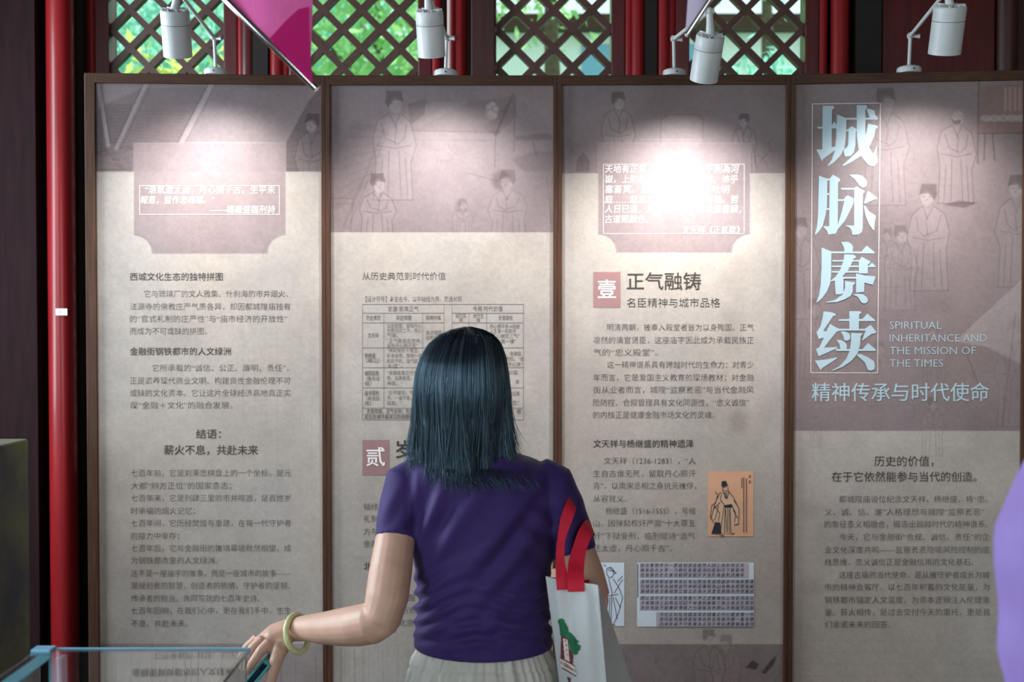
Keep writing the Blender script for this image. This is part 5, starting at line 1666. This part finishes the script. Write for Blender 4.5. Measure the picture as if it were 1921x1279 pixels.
for sg in (-1, 1):
    b.tube([(cx + sg * 0.08, YV, 0.85), (cx + sg * 0.085, YV, 0.48), (cx + sg * 0.085, YV - 0.01, 0.08)], [0.078, 0.055, 0.036], 16)
    b.tube([(cx + sg * 0.085, YV - 0.04, 0.045), (cx + sg * 0.085, YV + 0.06, 0.035), (cx + sg * 0.085, YV + 0.16, 0.025)], [0.035, 0.036, 0.024], 12)
    b.tube([(cx + sg * 0.155, YV, 1.38), (cx + sg * 0.172, YV, 1.25), (cx + sg * 0.18, YV - 0.005, 1.09)], [0.046, 0.041, 0.036], 16)
    b.tube([(cx + sg * 0.18, YV - 0.005, 1.09), (cx + sg * 0.185, YV + 0.05, 0.98), (cx + sg * 0.19, YV + 0.11, 0.88)], [0.035, 0.032, 0.023], 16)
    w0 = Vector((cx + sg * 0.19, YV + 0.11, 0.88))
    b.tube([w0, w0 + Vector((0, 0.025, -0.045)), w0 + Vector((0, 0.04, -0.085))], [0.02, 0.034, 0.03], 12, ry=[0.018, 0.018, 0.014], up=(0, 1, 0))
    for k in range(4):
        f0 = w0 + Vector((0.0, 0.02 + 0.016 * k, -0.085))
        b.tube([f0, f0 + Vector((-sg * 0.004, 0.004, -0.035)), f0 + Vector((-sg * 0.014, 0.0, -0.06))], [0.0088, 0.008, 0.006], 8)
    b.tube([w0 + Vector((-sg * 0.004, 0.045, -0.04)), w0 + Vector((-sg * 0.012, 0.075, -0.075)), w0 + Vector((-sg * 0.018, 0.08, -0.1))], [0.011, 0.009, 0.006], 8)
remesh(b, 'body', 0.0055, 4, M_SKIN, vis)
s = MB()
s.rings([(cx, YV, 1.475, 0.066, 0.062), (cx, YV, 1.455, 0.10, 0.072), (cx, YV, 1.435, 0.145, 0.085), (cx, YV, 1.40, 0.178, 0.098), (cx, YV, 1.3, 0.18, 0.115), (cx, YV, 1.1, 0.162, 0.11), (cx, YV, 0.95, 0.17, 0.115), (cx, YV, 0.86, 0.175, 0.118)], 48)
for sg in (-1, 1):
    s.tube([(cx + sg * 0.13, YV, 1.402), (cx + sg * 0.163, YV, 1.385), (cx + sg * 0.179, YV, 1.345), (cx + sg * 0.178, YV, 1.29), (cx + sg * 0.173, YV, 1.2), (cx + sg * 0.18, YV - 0.005, 1.12)], [0.05, 0.057, 0.0585, 0.0575, 0.054, 0.055], 24)
def vis_folds(co, no):
    d = 0.003 * np.sin(co[:, 2] * 70 + co[:, 0] * 60) * gauss(co[:, 2], 1.2, 0.12)
    return co + no * d[:, None]
remesh(s, 'shirt', 0.0055, 5, M_LAV, vis, vis_folds)
s = MB()
s.rings([(cx, YV, 0.9, 0.16, 0.105), (cx, YV, 0.8, 0.175, 0.115), (cx, YV, 0.72, 0.165, 0.105)], 40)
for sg in (-1, 1):
    s.tube([(cx + sg * 0.082, YV, 0.8), (cx + sg * 0.085, YV, 0.45), (cx + sg * 0.085, YV, 0.09)], [0.09, 0.075, 0.06], 20)
remesh(s, 'trousers', 0.0065, 4, M_DARKCLOTH, vis)
hv, hf, hcol = [], [], []
crown = np.array(hc) + np.array([0.0, -0.012, 0.012])
for n_ in range(2600):
    phi = RNG.uniform(-math.pi, math.pi)              # 0 is the back of the head
    back = 0.5 + 0.5 * math.cos(phi)
    tmax = math.radians(62 + 68 * back ** 0.7 + RNG.normal(0, 5))
    lay = RNG.uniform(0.94, 1.035)
    t0 = RNG.uniform(0.0, 0.5) if n_ % 3 else 0.03
    sw = RNG.normal(0, 0.12)
    pts = []
    for k in range(13):
        q = k / 12
        th = t0 + (max(tmax, t0 + 0.3) - t0) * q
        ph = phi + sw * q + 0.25 * (1 - q)
        r = lay * (1.0 + 0.03 * q ** 3)
        pts.append(crown + np.array([0.088 * r * math.sin(th) * math.sin(ph), -0.104 * r * math.sin(th) * math.cos(ph), 0.112 * r * math.cos(th)]))
    strand(pts, RNG.uniform(0.0006, 0.0011), np.array([0.011, 0.010, 0.009]) * RNG.uniform(0.6, 1.5))
und = MB()
und.ball(tuple(crown + np.array([0, -0.004, 0.006])), (0.081, 0.092, 0.100))
nb = len(hv)
me = bpy.data.meshes.new('hair')
me.from_pydata((np.array([tuple(p) for p in hv] + und.v) - np.array(world_loc(vis))).tolist(), [], hf + [tuple(i + nb for i in f) for f in und.f])
ca = me.color_attributes.new('strand', 'FLOAT_COLOR', 'POINT')
cc = np.ones((nb + len(und.v), 4), 'f4'); cc[:nb, :3] = np.array(hcol); cc[nb:, :3] = (0.008, 0.007, 0.007)
ca.data.foreach_set('color', cc.ravel())
M_HAIR2 = mat('short_dark_hair', (0.012, 0.011, 0.010), 0.5, noise=0.2, spec=0.35)
me.materials.append(M_HAIR2)
link_raw('hair', me, vis)
for sg in (-1, 1):
    MB().tube([(cx + sg * 0.085, YV - 0.08, 0.04), (cx + sg * 0.085, YV - 0.03, 0.045), (cx + sg * 0.085, YV + 0.09, 0.042), (cx + sg * 0.085, YV + 0.2, 0.03)], [0.03, 0.043, 0.044, 0.03], 16).build('shoe', M_SHOE, vis, smooth=60)
